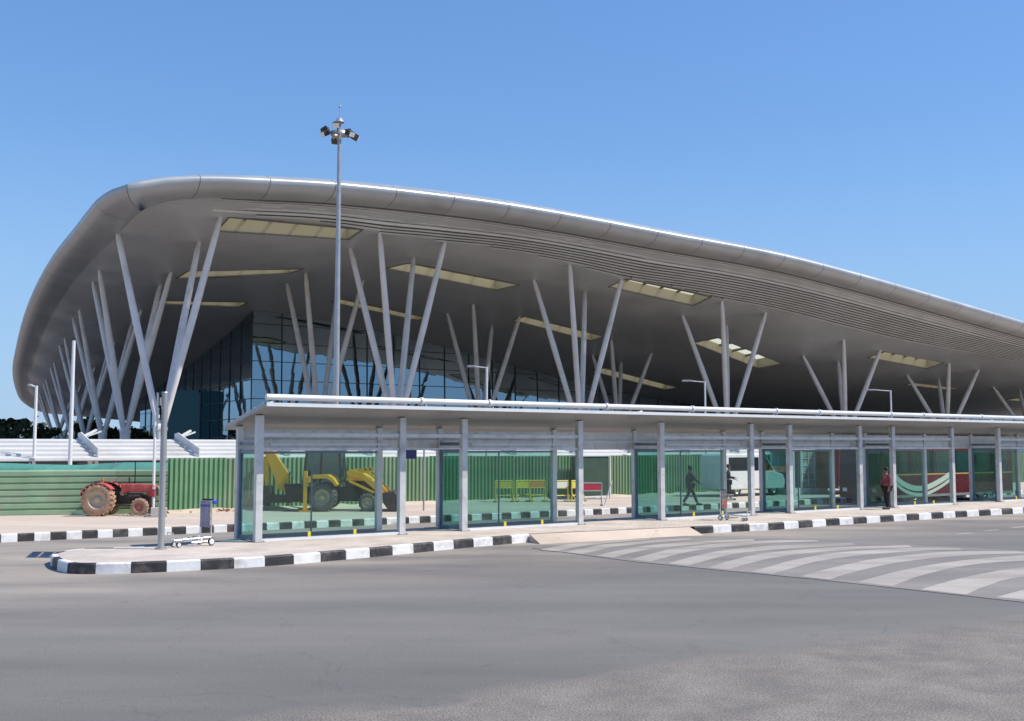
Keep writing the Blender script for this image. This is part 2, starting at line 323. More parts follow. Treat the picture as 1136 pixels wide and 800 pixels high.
def paver_mat(name, c1, c2, mortar, scale):
    m = bpy.data.materials.new(name); m.use_nodes = True; n = m.node_tree; b = n.nodes['Principled BSDF']; L = n.links.new
    tc = n.nodes.new('ShaderNodeTexCoord'); mp = n.nodes.new('ShaderNodeMapping'); mp.inputs['Rotation'].default_value = (0, 0, -ROT); L(tc.outputs['Object'], mp.inputs[0])
    br = n.nodes.new('ShaderNodeTexBrick'); br.inputs['Scale'].default_value = scale; br.inputs['Color1'].default_value = (*c1, 1); br.inputs['Color2'].default_value = (*c2, 1)
    br.inputs['Mortar'].default_value = (*mortar, 1); br.inputs['Mortar Size'].default_value = .012; L(mp.outputs[0], br.inputs['Vector'])
    nz = n.nodes.new('ShaderNodeTexNoise'); nz.inputs['Scale'].default_value = .8; nz.inputs['Detail'].default_value = 8; L(mp.outputs[0], nz.inputs['Vector'])
    r = n.nodes.new('ShaderNodeMapRange'); r.inputs[1].default_value = .3; r.inputs[2].default_value = .7; r.inputs[3].default_value = .8; r.inputs[4].default_value = 1.15; L(nz.outputs[0], r.inputs[0])
    v = n.nodes.new('ShaderNodeVectorMath'); v.operation = 'SCALE'; L(br.outputs[0], v.inputs[0]); L(r.outputs[0], v.inputs['Scale']); L(v.outputs[0], b.inputs['Base Color'])
    b.inputs['Roughness'].default_value = .85; return m
M['pavers'] = paver_mat('pavers', (.62, .54, .47), (.54, .47, .41), (.36, .31, .27), 2.2)

D0 = 28.2; DEP = 1.4
# island under the shelters: front line from the picture, rounded tip, rear line behind the shelters
front1 = [G(x, y) for x, y in ((588, 601.5), (500, 609.5), (400, 619.5), (300, 628), (230, 632.3), (160, 635.6), (110, 637))]
tip = [G(78, 636.5), G(62, 632.5), G(57, 628.5)]
p_tip = tip[-1]; ut, Dt = UD(p_tip)
rear_start = [P(ut + .25, Dt + .9), P(ut + 1.2, Dt + 1.7), P(ut + 3.2, 28.6), P(ut + 5.2, 29.5), P(ut + 7, 29.95), P(ut + 10, 30.0)]
line1 = catmull(front1 + tip + rear_start, 6)
kerb('kerb', line1, .76, -1, start=0)
k2 = catmull([G(x, y) for x, y in ((771, 592.6), (830, 589.3), (865, 587.6), (930, 582.6), (1000, 578.0), (1070, 573.5), (1136, 569.5))] + [P(66, 24.6), P(90, 24.6), P(130, 24.6)], 6)
kerb('kerb', k2, .8, 1, start=1)
island = [p for p in line1] + [P(130, 30.0)] + list(reversed(k2))
def inset_poly(pts, d):
    out = []; N = len(pts)
    for i, p in enumerate(pts):
        t = (pts[(i + 1) % N] - pts[i - 1]); t.normalize(); out.append(p + Vector((t.y, -t.x, 0)) * -d * -1)
    return out
# orientation: front line runs right->left then back; the interior lies to the right of travel
isl = []
N = len(line1)
for i, p in enumerate(line1):
    t = line1[min(i + 1, N - 1)] - line1[max(i - 1, 0)]; t.z = 0; t.normalize(); isl.append(p + Vector((t.y, -t.x, 0)) * .155)
isl += [P(130, 30.0)]
isl += [p + NV * .155 for p in reversed(k2)]
poly_sheet('pavement', isl, ISL - .004, M['pavers'])
kerb('kerb', [P(UD(line1[-1])[0] + .2, 30.06), P(129, 30.06)], .8, -1, start=1, wd=.06)

# raised crossing table, ramp and curved stripes
TZ = .012
tb = [G(x, y) for x, y in ((590, 608.5), (700, 623), (800, 633), (900, 642.6), (1000, 653.5), (1112, 666), (1300, 686), (1500, 650), (1330, 622), (1136, 611.5), (1068, 608), (1000, 604), (910, 599.5), (800, 596), (745, 594.5))]
b = mk(); n_ = len(tb)
b.add([(p.x, p.y, TZ) for p in tb] + [(p.x, p.y, -.02) for p in tb], [tuple(range(n_))] + [(k, (k + 1) % n_, (k + 1) % n_ + n_, k + n_) for k in range(n_)])
struct(b.build('crossing_table', M['table']))
# ramp up to the pavement, between the two kerbs
a0, a1 = G(590, 602), G(768, 593.2)
b = mk()
tp0, tp1 = Vector((a0.x, a0.y, ISL)) + NV * .12, Vector((a1.x, a1.y, ISL)) + NV * .12
lo0, lo1 = Vector((a0.x, a0.y, TZ - .01)) - NV * .55 - DV * .1, Vector((a1.x, a1.y, TZ - .01)) - NV * .4 + DV * .1
b.add([tp0, tp1, lo1, lo0, tp0 - Vector((0, 0, .3)), tp1 - Vector((0, 0, .3)), lo1 - Vector((0, 0, .1)), lo0 - Vector((0, 0, .1))],
      [(0, 1, 2, 3), (0, 3, 7, 4), (1, 5, 6, 2), (3, 2, 6, 7)])
struct(b.build('pavement_ramp', M['sand']))
stripes = [
    ([(598.6, 610), (622, 605.5), (650, 601.8), (720, 597.2)], [(617, 611.6), (635, 608), (660, 604), (722, 598)]),
    ([(627, 612.6), (650, 608), (680, 603), (765, 597)], [(645, 614.8), (665, 610.3), (690, 605.6), (768, 598.2)]),
    ([(661, 616.6), (685, 611), (720, 605), (780, 600.4), (835, 598)], [(680, 618.8), (702, 613), (735, 607.5), (785, 603.2), (838, 599.6)]),
    ([(699, 620.8), (722, 614.4), (752, 608), (800, 602.8), (856, 599.6), (905, 599.4)], [(721, 623.4), (742, 617.6), (768, 611.5), (810, 606.3), (862, 602.3), (910, 600.6)]),
    ([(741, 625.2), (765, 618.4), (800, 611), (856, 605.6), (945, 602.4)], [(763, 627.6), (785, 621.5), (815, 614.6), (862, 609.6), (950, 604.6)]),
    ([(785, 629.8), (812, 621.6), (850, 613.6), (920, 607.6), (1008, 604.8)], [(807, 632), (832, 625), (866, 617.6), (930, 610.8), (1013, 607.2)]),
    ([(833, 634.4), (856, 628), (882, 620.8), (932, 612.8), (1013, 607.6), (1064, 608.2)], [(857, 637), (877, 631), (906, 623), (956, 616), (1029, 610.6), (1068, 610)]),
    ([(888, 639.6), (920, 630.6), (974, 619.5), (1053, 612), (1128, 611.6)], [(920, 643), (954, 633), (1004, 623), (1078, 615.8), (1150, 613.8)]),
    ([(950, 646), (1004, 632), (1065, 622), (1136, 616.3), (1210, 615.5)], [(990, 650.2), (1026, 637.5), (1078, 626.6), (1136, 622), (1220, 619.6)]),
    ([(1021, 654), (1070, 640.5), (1136, 629.4), (1240, 622)], [(1072, 659.6), (1095, 649.8), (1136, 639.7), (1250, 628.5)]),
    ([(1105, 662.6), (1150, 651), (1210, 641), (1300, 632)], [(1165, 668), (1185, 660), (1230, 650), (1320, 640)])]
b = mk()
for Lp, Rp in stripes:
    A_l = catmull([G(x, y, TZ + .004) for x, y in Lp], 10); B_l = catmull([G(x, y, TZ + .004) for x, y in Rp], 10)
    def at(c, t):
        k_ = t * (len(c) - 1); i_ = min(int(k_), len(c) - 2); return c[i_].lerp(c[i_ + 1], k_ - i_)
    n2 = 24; vs = []
    for k in range(n2 + 1): vs += [at(A_l, k / n2), at(B_l, k / n2)]
    b.add(vs, [(2 * k, 2 * k + 1, 2 * k + 3, 2 * k + 2) for k in range(n2)])
struct(b.build('crossing_stripes', M['stripe']))
b = mk()
for (x0, y0), (x1, y1) in (((1062, 592.5), (1078, 591.3)), ((1092, 589), (1108, 587.6)), ((1122, 585.6), (1138, 584))):
    A, B = G(x0, y0, .004), G(x1, y1, .004); q = (B - A).normalized(); nn = Vector((-q.y, q.x, 0)) * .1
    b.add([A - nn, B - nn, B + nn, A + nn], [(0, 1, 2, 3)])
struct(b.build('lane_marking', M['stripe']))

# far pavement with its kerb
fa, fb = G(0, 602), G(660, 571.2)
fkl = [fa - DV * 40, fa, fb, fb + DV * 20, P(140, 34.8)]
kerb('kerb', fkl, .46, 1, start=1, h=ISL)
pv = [p + NV * .155 for p in fkl] + [P(130, 61), P(-60, 61)]
poly_sheet('pavement', pv, ISL - .004, M['sand'])

# ------------------------------------------------------------------ terminal
rim_px = [  # (px, py, kind, value)  kind D = distance of the facade-parallel plane, Y = depth
    (1136, 357, 'D', 57.5), (1061, 335, 'D', 58.7), (957, 305, 'D', 60), (860, 280.4, 'D', 61.2), (741, 258, 'D', 62.3), (642, 239, 'D', 63.2), (560, 225, 'D', 63.8),
    (470, 213, 'D', 64.3), (375, 203, 'D', 64.6), (300, 198.5, 'D', 64.8), (240, 196, 'D', 65), (195, 197, 'D', 65.2), (162, 200.6, 'D', 65.6), (140, 205, 'Y', 64.0), (123, 210.5, 'Y', 65.0),
    (107, 221, 'Y', 67), (95, 235, 'Y', 70), (82.5, 251.5, 'Y', 75), (58, 283, 'Y', 86), (38.5, 317.5, 'Y', 100), (25, 353, 'Y', 119), (16.5, 389, 'Y', 142),
    (13.8, 407.5, 'Y', 157), (15.6, 425, 'Y', 176), (22, 441, 'Y', 198), (35, 450, 'Y', 216), (55, 454.5, 'Y', 230), (125, 456.5, 'Y', 246)]
rim = [VD(a, b_, v) if k == 'D' else PY(a, b_, v) for a, b_, k, v in rim_px]
u1, D1 = UD(rim[0]); z1 = rim[0].z
ext = [P(u1 + 66, 240, 8.5), P(u1 + 74, 230, 8.5), P(u1 + 75, 150, 8.5), P(u1 + 75, 70, 9.3), P(u1 + 72, 58, 9.5), P(u1 + 62, 54, 9.8), P(u1 + 40, 55, 11.4), P(u1 + 20, 56.3, z1 - 2.2)]
loop = catmull(rim + [P(110, 250, 11), P(140, 248, 9)] + ext, 10, closed=True)
fineloop = resample(loop, .35, closed=True)
# thin-plate fit of the soffit height
trees = []   # (node_point, [tips])
NODE_Z = 4.0
def row_tree(nx, D, tips, off=2.4):
    node = VD(nx, 478, D); node.z = NODE_Z
    tt = [VD(x, y, D + (off if k == 'B' else -off)) for x, y, k in tips]
    trees.append((node, tt))
row_tree(178, 72.2, [(130, 259, 'B'), (245, 243, 'F'), (221, 272, 'B')])
row_tree(439.5, 72.2, [(388, 275, 'B'), (421, 262, 'F'), (459, 287, 'B'), (494, 270, 'F')])
row_tree(644.5, 72.2, [(592, 312, 'B'), (632, 294, 'F'), (649, 325, 'B'), (690, 312, 'F')])
row_tree(807, 72.2, [(757, 352, 'B'), (801, 335, 'F'), (806, 362, 'B'), (850, 348, 'F')])
row_tree(937.7, 72.2, [(891, 398, 'B'), (936, 377, 'F'), (930, 402, 'B'), (977, 390, 'F')])
row_tree(1049.7, 72.2, [(1006, 418, 'B'), (1053, 403, 'F'), (1041, 421, 'B'), (1086, 411, 'F')])
row_tree(1143, 72.2, [(1101, 430, 'B'), (1150, 421, 'F'), (1131, 434, 'B'), (1178, 426, 'F')])
row_tree(354.5, 90.6, [(318, 315, 'B'), (339, 303, 'F'), (375, 322, 'B'), (403, 312, 'F')])
row_tree(533, 90.6, [(496, 348, 'B'), (525, 338, 'F'), (546, 362, 'B'), (577, 352, 'F')])
row_tree(686, 90.6, [(657, 395, 'B'), (678, 377, 'F'), (689, 403, 'B'), (723, 393, 'F')])
def side_tree(nx, Y, tips):
    node = PY(nx, 478, Y); node.z = NODE_Z
    trees.append((node, [PY(x, y, Y + d_) for x, y, d_ in tips]))
side_tree(139, 88.5, [(103, 318, 2.2), (110, 302, -2.2), (190, 303, -2), (178, 318, 2.2)])
side_tree(114, 106.7, [(81, 358, 2.2), (88, 347, -2.2), (157, 344, -2), (148, 356, 2.2)])
side_tree(95, 124, [(66, 388, 2), (72, 378, -2), (128, 380, -2), (121, 388, 2)])
side_tree(81, 141, [(56, 412, 2), (60, 405, -2), (106, 407, -2), (101, 414, 2)])
side_tree(70.6, 157, [(48, 430, 2), (51, 424, -2), (90, 427, -2), (86, 432, 2)])
side_tree(62, 175, [(42, 445, 2), (44, 440, -2), (80, 443, -2), (76, 447, 2)])
INW, DROP = 2.0, 1.0
def offs(lp, d, w=4):
    out = []; n = len(lp)
    for i, p in enumerate(lp):
        t = lp[(i + w) % n] - lp[i - w]; t.z = 0; t.normalize(); out.append(Vector((p.x + t.y * d, p.y - t.x * d, p.z)))
    return out
cen = sum(loop, Vector()) / len(loop)
sgn = 1.0
tst = offs(fineloop, 1.0)
if (tst[100] - cen).length > (fineloop[100] - cen).length: sgn = -1.0
ctrl = []
for p in offs(fineloop, sgn * INW)[::10]: ctrl.append((*UD(p), p.z - DROP, .03))
for nd, tt in trees:
    for t in tt: ctrl.append((*UD(t), t.z, 1.2))
ctrl = np.array(ctrl)
S_ = 60.0
def tps(r2): return np.where(r2 > 1e-12, .5 * r2 * np.log(np.maximum(r2, 1e-12)), 0)
X_ = ctrl[:, :2] / S_; nC = len(X_)
K = tps(((X_[:, None, :] - X_[None]) ** 2).sum(-1)) + np.diag(ctrl[:, 3] * .002)
Pm = np.hstack([np.ones((nC, 1)), X_]); A_ = np.block([[K, Pm], [Pm.T, np.zeros((3, 3))]])
sol = np.linalg.solve(A_, np.concatenate([ctrl[:, 2], np.zeros(3)]))
def zc(u, D):
    q = np.array([u, D]) / S_; k = tps(((X_ - q) ** 2).sum(-1)); return float(k @ sol[:nC] + sol[nC] + sol[nC + 1] * q[0] + sol[nC + 2] * q[1])
def zcp(p): return zc(*UD(p))

def metal_panel(name, color, rough, metal, line_axis=None, lscale=1.0, bump=.4, spec=.5):
    m = mat(name, color, rough, metal, noise=.08, nscale=.25, spec=spec)
    n = m.node_tree; b = n.nodes['Principled BSDF']; L = n.links.new
    tc = n.nodes.new('ShaderNodeTexCoord'); mp = n.nodes.new('ShaderNodeMapping'); mp.inputs['Rotation'].default_value = (0, 0, -ROT); L(tc.outputs['Object'], mp.inputs[0])
    wv = n.nodes.new('ShaderNodeTexWave'); wv.wave_type = 'BANDS'; wv.bands_direction = 'Y'; wv.inputs['Scale'].default_value = lscale; wv.inputs['Distortion'].default_value = 0
    L(mp.outputs[0], wv.inputs['Vector'])
    bp = n.nodes.new('ShaderNodeBump'); bp.inputs['Strength'].default_value = bump; bp.inputs['Distance'].default_value = .05
    L(wv.outputs[0], bp.inputs['Height']); L(bp.outputs[0], b.inputs['Normal']); return m
M['soffit'] = metal_panel('soffit_metal', (.52, .565, .60), .40, .25, lscale=.9, bump=.35)
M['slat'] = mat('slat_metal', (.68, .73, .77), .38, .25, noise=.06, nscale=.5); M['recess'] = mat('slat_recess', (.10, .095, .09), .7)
M['fascia'] = mat('fascia_metal', (.40, .43, .455), .40, .3, noise=.07, nscale=.35, dirt=(.31, .33, .345), dscale=.3)
M['seam'] = mat('seam', (.07, .07, .07), .7)
M['rooftop'] = mat('rooftop', (.62, .63, .64), .4, .4)
term = thing('airport_terminal', 'long curved steel airport terminal roof on white tree columns behind the shelters', 'terminal building', (0, 0, 0))

# fascia: bullnose swept round the rim, with dark panel seams
n_l = len(fineloop)
prof = [(.9, .2, 1), (.35, .17, 0), (.08, .05, 0), (0, -.14, 0), (.12, -.42, 0), (.55, -.74, 0), (1.2, -.93, 0), (INW, -DROP, 0), (INW + .35, 0, 2)]
offsets = [offs(fineloop, sgn * o_) for o_, _, _ in prof]
keep = []; seam = []
every = 13
b = mk(); rows = []
idx = list(range(0, n_l - 1, 4)) if False else None
sel = []; marks = []
for i in range(0, n_l - 1):
    if i % every == 0: sel.append((i, 0)); sel.append((i, 1))
    elif i % 4 == 0 and i % every not in (1, 12): sel.append((i, 0))
for j, (i, half) in enumerate(sel):
    row = []
    for pi, (o_, dz, top) in enumerate(prof):
        p = offsets[pi][i].copy(); p.z += dz
        if top: p.z = zcp(p) + (1.15 if top == 1 else .02)
        if half:
            q = offsets[pi][(i + 1) % n_l]; dd = (q - offsets[pi][i]); p += dd * (.05 / max(dd.length, .05))
        row.append(p)
    rows.append(row)
k = len(prof); nR = len(rows); b.v = [tuple(v) for r_ in rows for v in r_]
for j in range(nR):
    jn = (j + 1) % nR; is_seam = sel[j][1] == 0 and sel[jn][1] == 1
    for q in range(k - 1):
        b.f.append([j * k + q, j * k + q + 1, jn * k + q + 1, jn * k + q]); b.m.append(1 if is_seam else 0); b.sm.append(True)
fas = b.build('roof_fascia', [M['fascia'], M['seam']], term)

# skylights (u0,u1,D0,D1) found by casting the picture's outlines on to the soffit
def cast(px, py):
    r = ray(px, py); lo, hi = 40.0, 330.0
    f = lambda t: (EYE + r.z * t) - zc(*UD(r * t))
    ts = np.linspace(lo, hi, 240); pv_ = f(ts[0])
    for a_, b_ in zip(ts, ts[1:]):
        fb = f(b_)
        if pv_ < 0 <= fb:
            for _ in range(20):
                m2 = (a_ + b_) / 2
                if f(m2) < 0: a_ = m2
                else: b_ = m2
            return UD(r * a_)
        pv_ = fb
    return None
sk_px = [[(243, 243), (398, 252), (395, 266), (247, 259)], [(435, 298), (450, 291), (571, 316), (551, 323.5)], [(364, 335), (379, 332), (470, 352), (467, 356.5)],
         [(675.5, 317), (700, 308), (780, 330), (772, 342)], [(570, 355), (584, 351), (668, 374), (655, 379)], [(770, 381), (788, 376), (868, 400), (848, 411)],
         [(962, 398), (980, 390), (1051, 403), (1028, 408)], [(198, 305), (215, 299.5), (327, 299.5), (320, 306.5)], [(165, 338), (178, 334.5), (275, 334.5), (270, 339)],
         [(664, 409), (676, 408), (747, 431), (730, 434)], [(1000, 428), (1010, 426), (1068, 430), (1060, 432.5)], [(1112, 444.5), (1122, 442.5), (1175, 446), (1165, 448)]]
sky_rects = []
for q in sk_px:
    c = [cast(*p) for p in q]; c = [x for x in c if x]
    if len(c) < 3: continue
    us = sorted(x[0] for x in c); Ds = sorted(x[1] for x in c); h_ = len(c) // 2
    r0 = (sum(us[:h_]) / h_, sum(us[h_:]) / (len(c) - h_), sum(Ds[:h_]) / h_, sum(Ds[h_:]) / (len(c) - h_))
    sky_rects.append(r0)
print('SKYLIGHTS', [tuple(round(v, 1) for v in r0) for r0 in sky_rects])

# louvre slats just inside the front rim, running round with it
coarse = resample(loop, 1.6, closed=True)
b = mk(); SL0 = INW
nsl = 15; pitch = .42
rings = [([Vector((p.x, p.y, 0)) for p in offs(coarse, sgn * (SL0 - .1), 1)], .10, SL0)]
for r_ in range(nsl):
    for o_, dz in ((SL0 + r_ * pitch, -.0), (SL0 + r_ * pitch + .25, 0.0), (SL0 + r_ * pitch + .255, .12), (SL0 + (r_ + 1) * pitch - .005, .12)):
        ring = []
        for i, p in enumerate(offs(coarse, sgn * o_, 1)): ring.append(Vector((p.x, p.y, 0)))
        rings.append((ring, dz, o_))
m_ = len(coarse)
def frontness(p):
    u, D = UD(p); a_ = min(1, max(0, (u - 22) / 6)); return a_ if D < 75 else 0
fr_ = [frontness(p) for p in coarse]
for ring, dz, o_ in rings:
    for i, p in enumerate(ring):
        zr = coarse[i].z - DROP; t_ = min(1, (o_ - SL0) / 2.0)
        b.v.append((p.x, p.y, zr * (1 - t_) + zcp(p) * t_ + .02 + (dz - .12) * fr_[i]))
for a in range(len(rings) - 1):
    for i in range(m_):
        j = (i + 1) % m_
        if min(fr_[i], fr_[j]) < .02: continue
        uu, dd_ = UD(rings[a][0][i]); u2, d2_ = UD(rings[a + 1][0][j])
        if rings[a][2] > 3.6 + max(0, uu - 24) * .09: continue
        if any(r4[0] - .3 < max(uu, u2) and min(uu, u2) < r4[1] + .3 and r4[2] - .3 < max(dd_, d2_) and min(dd_, d2_) < r4[3] + .3 for r4 in sky_rects): continue
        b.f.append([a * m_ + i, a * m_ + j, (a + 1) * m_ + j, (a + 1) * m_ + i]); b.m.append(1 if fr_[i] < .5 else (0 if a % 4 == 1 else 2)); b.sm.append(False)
slats = b.build('soffit_slats', [M['slat'], M['soffit'], M['recess']], term)
SLE = SL0 + nsl * pitch - .03
inner = offs(coarse, sgn * (INW + .3), 1)

def skin(name, ring, zf, step, m, parent, holes=True):
    bm = bmesh.new(); vs = []
    for p in ring:
        u, D = UD(p); vs.append(bm.verts.new((u, D, 0)))
    es = [bm.edges.new((vs[i], vs[(i + 1) % len(vs)])) for i in range(len(vs))]
    bmesh.ops.triangle_fill(bm, edges=es, use_beauty=True)
    us = [v.co.x for v in bm.verts]; Ds = [v.co.y for v in bm.verts]
    cutu = list(np.arange(min(us) + 1, max(us), step)); cutd = list(np.arange(min(Ds) + 1, min(max(Ds), 125), step)) + list(np.arange(128, max(Ds), step * 3))
    if holes:
        for a, b_, c_, d_ in sky_rects: cutu += [a, b_]; cutd += [c_, d_]
    for c_ in cutu: bmesh.ops.bisect_plane(bm, geom=bm.verts[:] + bm.edges[:] + bm.faces[:], plane_co=(c_, 0, 0), plane_no=(1, 0, 0), dist=1e-4)
    for c_ in cutd: bmesh.ops.bisect_plane(bm, geom=bm.verts[:] + bm.edges[:] + bm.faces[:], plane_co=(0, c_, 0), plane_no=(0, 1, 0), dist=1e-4)
    if holes:
        kill = []
        for f in bm.faces:
            c = f.calc_center_median()
            for a, b_, c_, d_ in sky_rects:
                if a < c.x < b_ and c_ < c.y < d_: kill.append(f); break
        bmesh.ops.delete(bm, geom=kill, context='FACES')
    for v in bm.verts:
        z = zf(v.co.x, v.co.y); v.co = P(v.co.x, v.co.y, z)
    bmesh.ops.recalc_face_normals(bm, faces=bm.faces)
    me = bpy.data.meshes.new(name); bm.to_mesh(me); bm.free(); me.materials.append(m)
    for p in me.polygons: p.use_smooth = True
    o = bpy.data.objects.new(name, me); col.objects.link(o); o.parent = parent; return o
skin('roof_soffit', inner, lambda u, D: zc(u, D) + .03, 4.0, M['soffit'], term)
skin('roof_top', offs(coarse, sgn * .9, 1), lambda u, D: zc(u, D) + 1.15, 8.0, M['rooftop'], term)

M['mullion2'] = mat('skylight_frame', (.16, .155, .14), .6)
M['sky_shaft'] = mat('skylight_lining', (.50, .475, .36), .7)
def transl(name, c):
    m = bpy.data.materials.new(name); m.use_nodes = True; n = m.node_tree
    for x in list(n.nodes): n.nodes.remove(x)
    o = n.nodes.new('ShaderNodeOutputMaterial'); a = n.nodes.new('ShaderNodeBsdfTranslucent'); a.inputs[0].default_value = (*c, 1)
    d = n.nodes.new('ShaderNodeBsdfTransparent'); d.inputs[0].default_value = (*c, 1); mx = n.nodes.new('ShaderNodeMixShader'); mx.inputs[0].default_value = .25
    n.links.new(a.outputs[0], mx.inputs[1]); n.links.new(d.outputs[0], mx.inputs[2]); n.links.new(mx.outputs[0], o.inputs[0]); return m
M['sky_pane'] = transl('skylight_pane', (.55, .53, .42))
for a, b_, c_, d_ in sky_rects:
    s = mk(); cor = [(a, c_), (b_, c_), (b_, d_), (a, d_)]
    lo = [P(u, D, zc(u, D) + .0) for u, D in cor]; hi = [P(u, D, zc(u, D) + 1.17) for u, D in cor]
    s.add(lo + hi, [(i, (i + 1) % 4, (i + 1) % 4 + 4, i + 4) for i in range(4)])
    # rim lip
    sh = s.build('skylight', M['sky_shaft'], term)
    g = mk(); g.add([P(u, D, zc(u, D) + 1.0) for u, D in cor], [(0, 1, 2, 3)]); g.build('pane', M['sky_pane'], sh)
    g = mk(); nb_ = 5
    for q in range(1, nb_):
        uu = a + (b_ - a) * q / nb_; g.beam(P(uu, c_, zc(uu, c_) + .95), P(uu, d_, zc(uu, d_) + .95), .12, .25)
    for cA, cB in zip(cor, cor[1:] + cor[:1]): g.beam(P(*cA, zc(*cA) + .03), P(*cB, zc(*cB) + .03), .12, .10)
    g.build('frame', M['mullion2'], sh)

# tree columns: stub, hub and splayed tapering legs
for nd, tt in trees:
    s = mk(); s.tube((nd.x, nd.y, -.05), (nd.x, nd.y, 1.4), .75, .75, 20); s.tube((nd.x, nd.y, 1.4), (nd.x, nd.y, NODE_Z + .1), .42, .40, 18)
    s.lathe([(.0, .35), (.25, .33), (.42, .15), (.45, 0), (.42, -.15)], (nd.x, nd.y, NODE_Z), n=18)
    st = s.build('tree_column', M['tree_steel'], term)
    for t in tt:
        l = mk(); t2 = t.copy(); t2.z = zcp(t) + .16; dv = (t2 - nd).normalized(); base = nd + Vector((dv.x, dv.y, 0)) * .5 + Vector((0, 0, 0))
        mid = base.lerp(t2, .55)
        l.tube(base, mid, .21, .25, 14, False); l.tube(mid, t2 - dv * .9, .25, .20, 14, False); l.tube(t2 - dv * .9, t2, .20, .13, 12)
        l.build('leg', M['tree_steel'], st)

# glazed hall under the roof
def curtain(name, dark, gl, rough=.015, wav=.0):
    m = bpy.data.materials.new(name); m.use_nodes = True; n = m.node_tree
    for x in list(n.nodes): n.nodes.remove(x)
    L = n.links.new
    o = n.nodes.new('ShaderNodeOutputMaterial'); d = n.nodes.new('ShaderNodeBsdfDiffuse'); d.inputs[0].default_value = (*dark, 1)
    g = n.nodes.new('ShaderNodeBsdfGlossy'); g.inputs[0].default_value = (*gl, 1); g.inputs['Roughness'].default_value = rough
    lw = n.nodes.new('ShaderNodeLayerWeight'); lw.inputs[0].default_value = .5; fr = n.nodes.new('ShaderNodeMath'); fr.operation = 'POWER'; fr.inputs[1].default_value = 4; L(lw.outputs['Facing'], fr.inputs[0]); mx = n.nodes.new('ShaderNodeMixShader')
    mr = n.nodes.new('ShaderNodeMapRange'); mr.inputs[3].default_value = .46; mr.inputs[4].default_value = 1.0; L(fr.outputs[0], mr.inputs[0]); L(mr.outputs[0], mx.inputs[0])
    L(d.outputs[0], mx.inputs[1]); L(g.outputs[0], mx.inputs[2]); L(mx.outputs[0], o.inputs[0])
    if wav:
        tc = n.nodes.new('ShaderNodeTexCoord'); nz = n.nodes.new('ShaderNodeTexNoise'); nz.inputs['Scale'].default_value = .7; nz.inputs['Detail'].default_value = 1
        L(tc.outputs['Object'], nz.inputs['Vector']); bp = n.nodes.new('ShaderNodeBump'); bp.inputs['Strength'].default_value = wav; bp.inputs['Distance'].default_value = .1
        L(nz.outputs[0], bp.inputs['Height']); L(bp.outputs[0], g.inputs['Normal'])
    return m
M['curtain'] = curtain('curtain_glass', (.012, .02, .026), (.50, .66, .76), wav=.03)
M['curtain_dark'] = curtain('curtain_glass_dark', (.006, .035, .045), (.05, .10, .12), wav=.1)
M['mullion'] = mat('mullion', (.05, .06, .07), .5, .3)
FD = 103.0; LEAN = -math.tan(R(1.3))
cu, _ = UD(VD(279, 450, FD))
def wall_grid(u_a, D_a, u_b, D_b, nx, nz, lean):
    """grid of quads from z=0 to the soffit, leaning outwards by `lean` per metre"""
    dirv = Vector((u_b - u_a, D_b - D_a)).normalized(); nrm = Vector((dirv.y, -dirv.x))   # outward (towards -D for the front)
    rows = []
    for i in range(nx + 1):
        u = u_a + (u_b - u_a) * i / nx; D = D_a + (D_b - D_a) * i / nx; zt = zc(u, D) - .02; c = []
        for j in range(nz + 1):
            z = zt * j / nz; c.append(P(u + nrm.x * lean * z, D + nrm.y * lean * z, z))
        rows.append(c)
    return rows
def facade(u_a, D_a, u_b, D_b, m, lean, du=3.2, dz=1.9, name='facade_glass', sx=1):
    L = math.hypot(u_b - u_a, D_b - D_a); nx = int(L / du); b = mk()
    dirv = Vector((u_b - u_a, D_b - D_a)).normalized(); nrm = Vector((dirv.y, -dirv.x)) * sx
    fr = mk()
    pt = lambda s_, z, o_=0: P(u_a + dirv.x * s_ + nrm.x * (lean * z + o_), D_a + dirv.y * s_ + nrm.y * (lean * z + o_), z)
    ztop = lambda s_: zc(u_a + dirv.x * s_, D_a + dirv.y * s_) - .03
    for i in range(nx):
        s0, s1 = L * i / nx, L * (i + 1) / nx
        z0 = 0
        while True:
            z1_ = z0 + dz; t0, t1 = ztop(s0), ztop(s1)
            if z1_ >= min(t0, t1): b.add([pt(s0, z0), pt(s1, z0), pt(s1, t1), pt(s0, t0)], [(0, 1, 2, 3)]); break
            jj = lambda: rng.uniform(-.004, .004)
            b.add([pt(s0, z0, jj()), pt(s1, z0, jj()), pt(s1, z1_, jj()), pt(s0, z1_, jj())], [(0, 1, 2, 3)])
            if z1_ > .5: fr.beam(pt(s0, z1_, .03), pt(s1, z1_, .03), .05, .07)
            z0 = z1_
        fr.beam(pt(s0, 0, .04), pt(s0, ztop(s0), .04), .09, .09)
    o = b.build(name, m, term, recalc=False); fr.build('mullions', M['mullion'], term); return o
facade(cu, FD, cu + 150, FD, M['curtain'], LEAN)
mdv = Vector((.12, .993)).normalized()
facade(cu, FD, cu + mdv.x * 62, FD + mdv.y * 62, M['curtain'], 0.0, du=4.2, name='side_glass', sx=-1)
# dark glazed stair block beside the hall
a_, b__ = UD(PY(187, 470, 128)), UD(PY(229, 470, 128)); b = mk()
zt = PY(200, 433, 128).z
pa, pb = PY(187, 470, 128), PY(229, 470, 128)
s = mk(); bx0 = [(pa.x, 128), (pb.x, 128), (pb.x - 7, 146), (pa.x - 7, 146)]
s.prism(bx0, 0, zt, 'z'); s.build('stair_block', M['curtain_dark'], term)

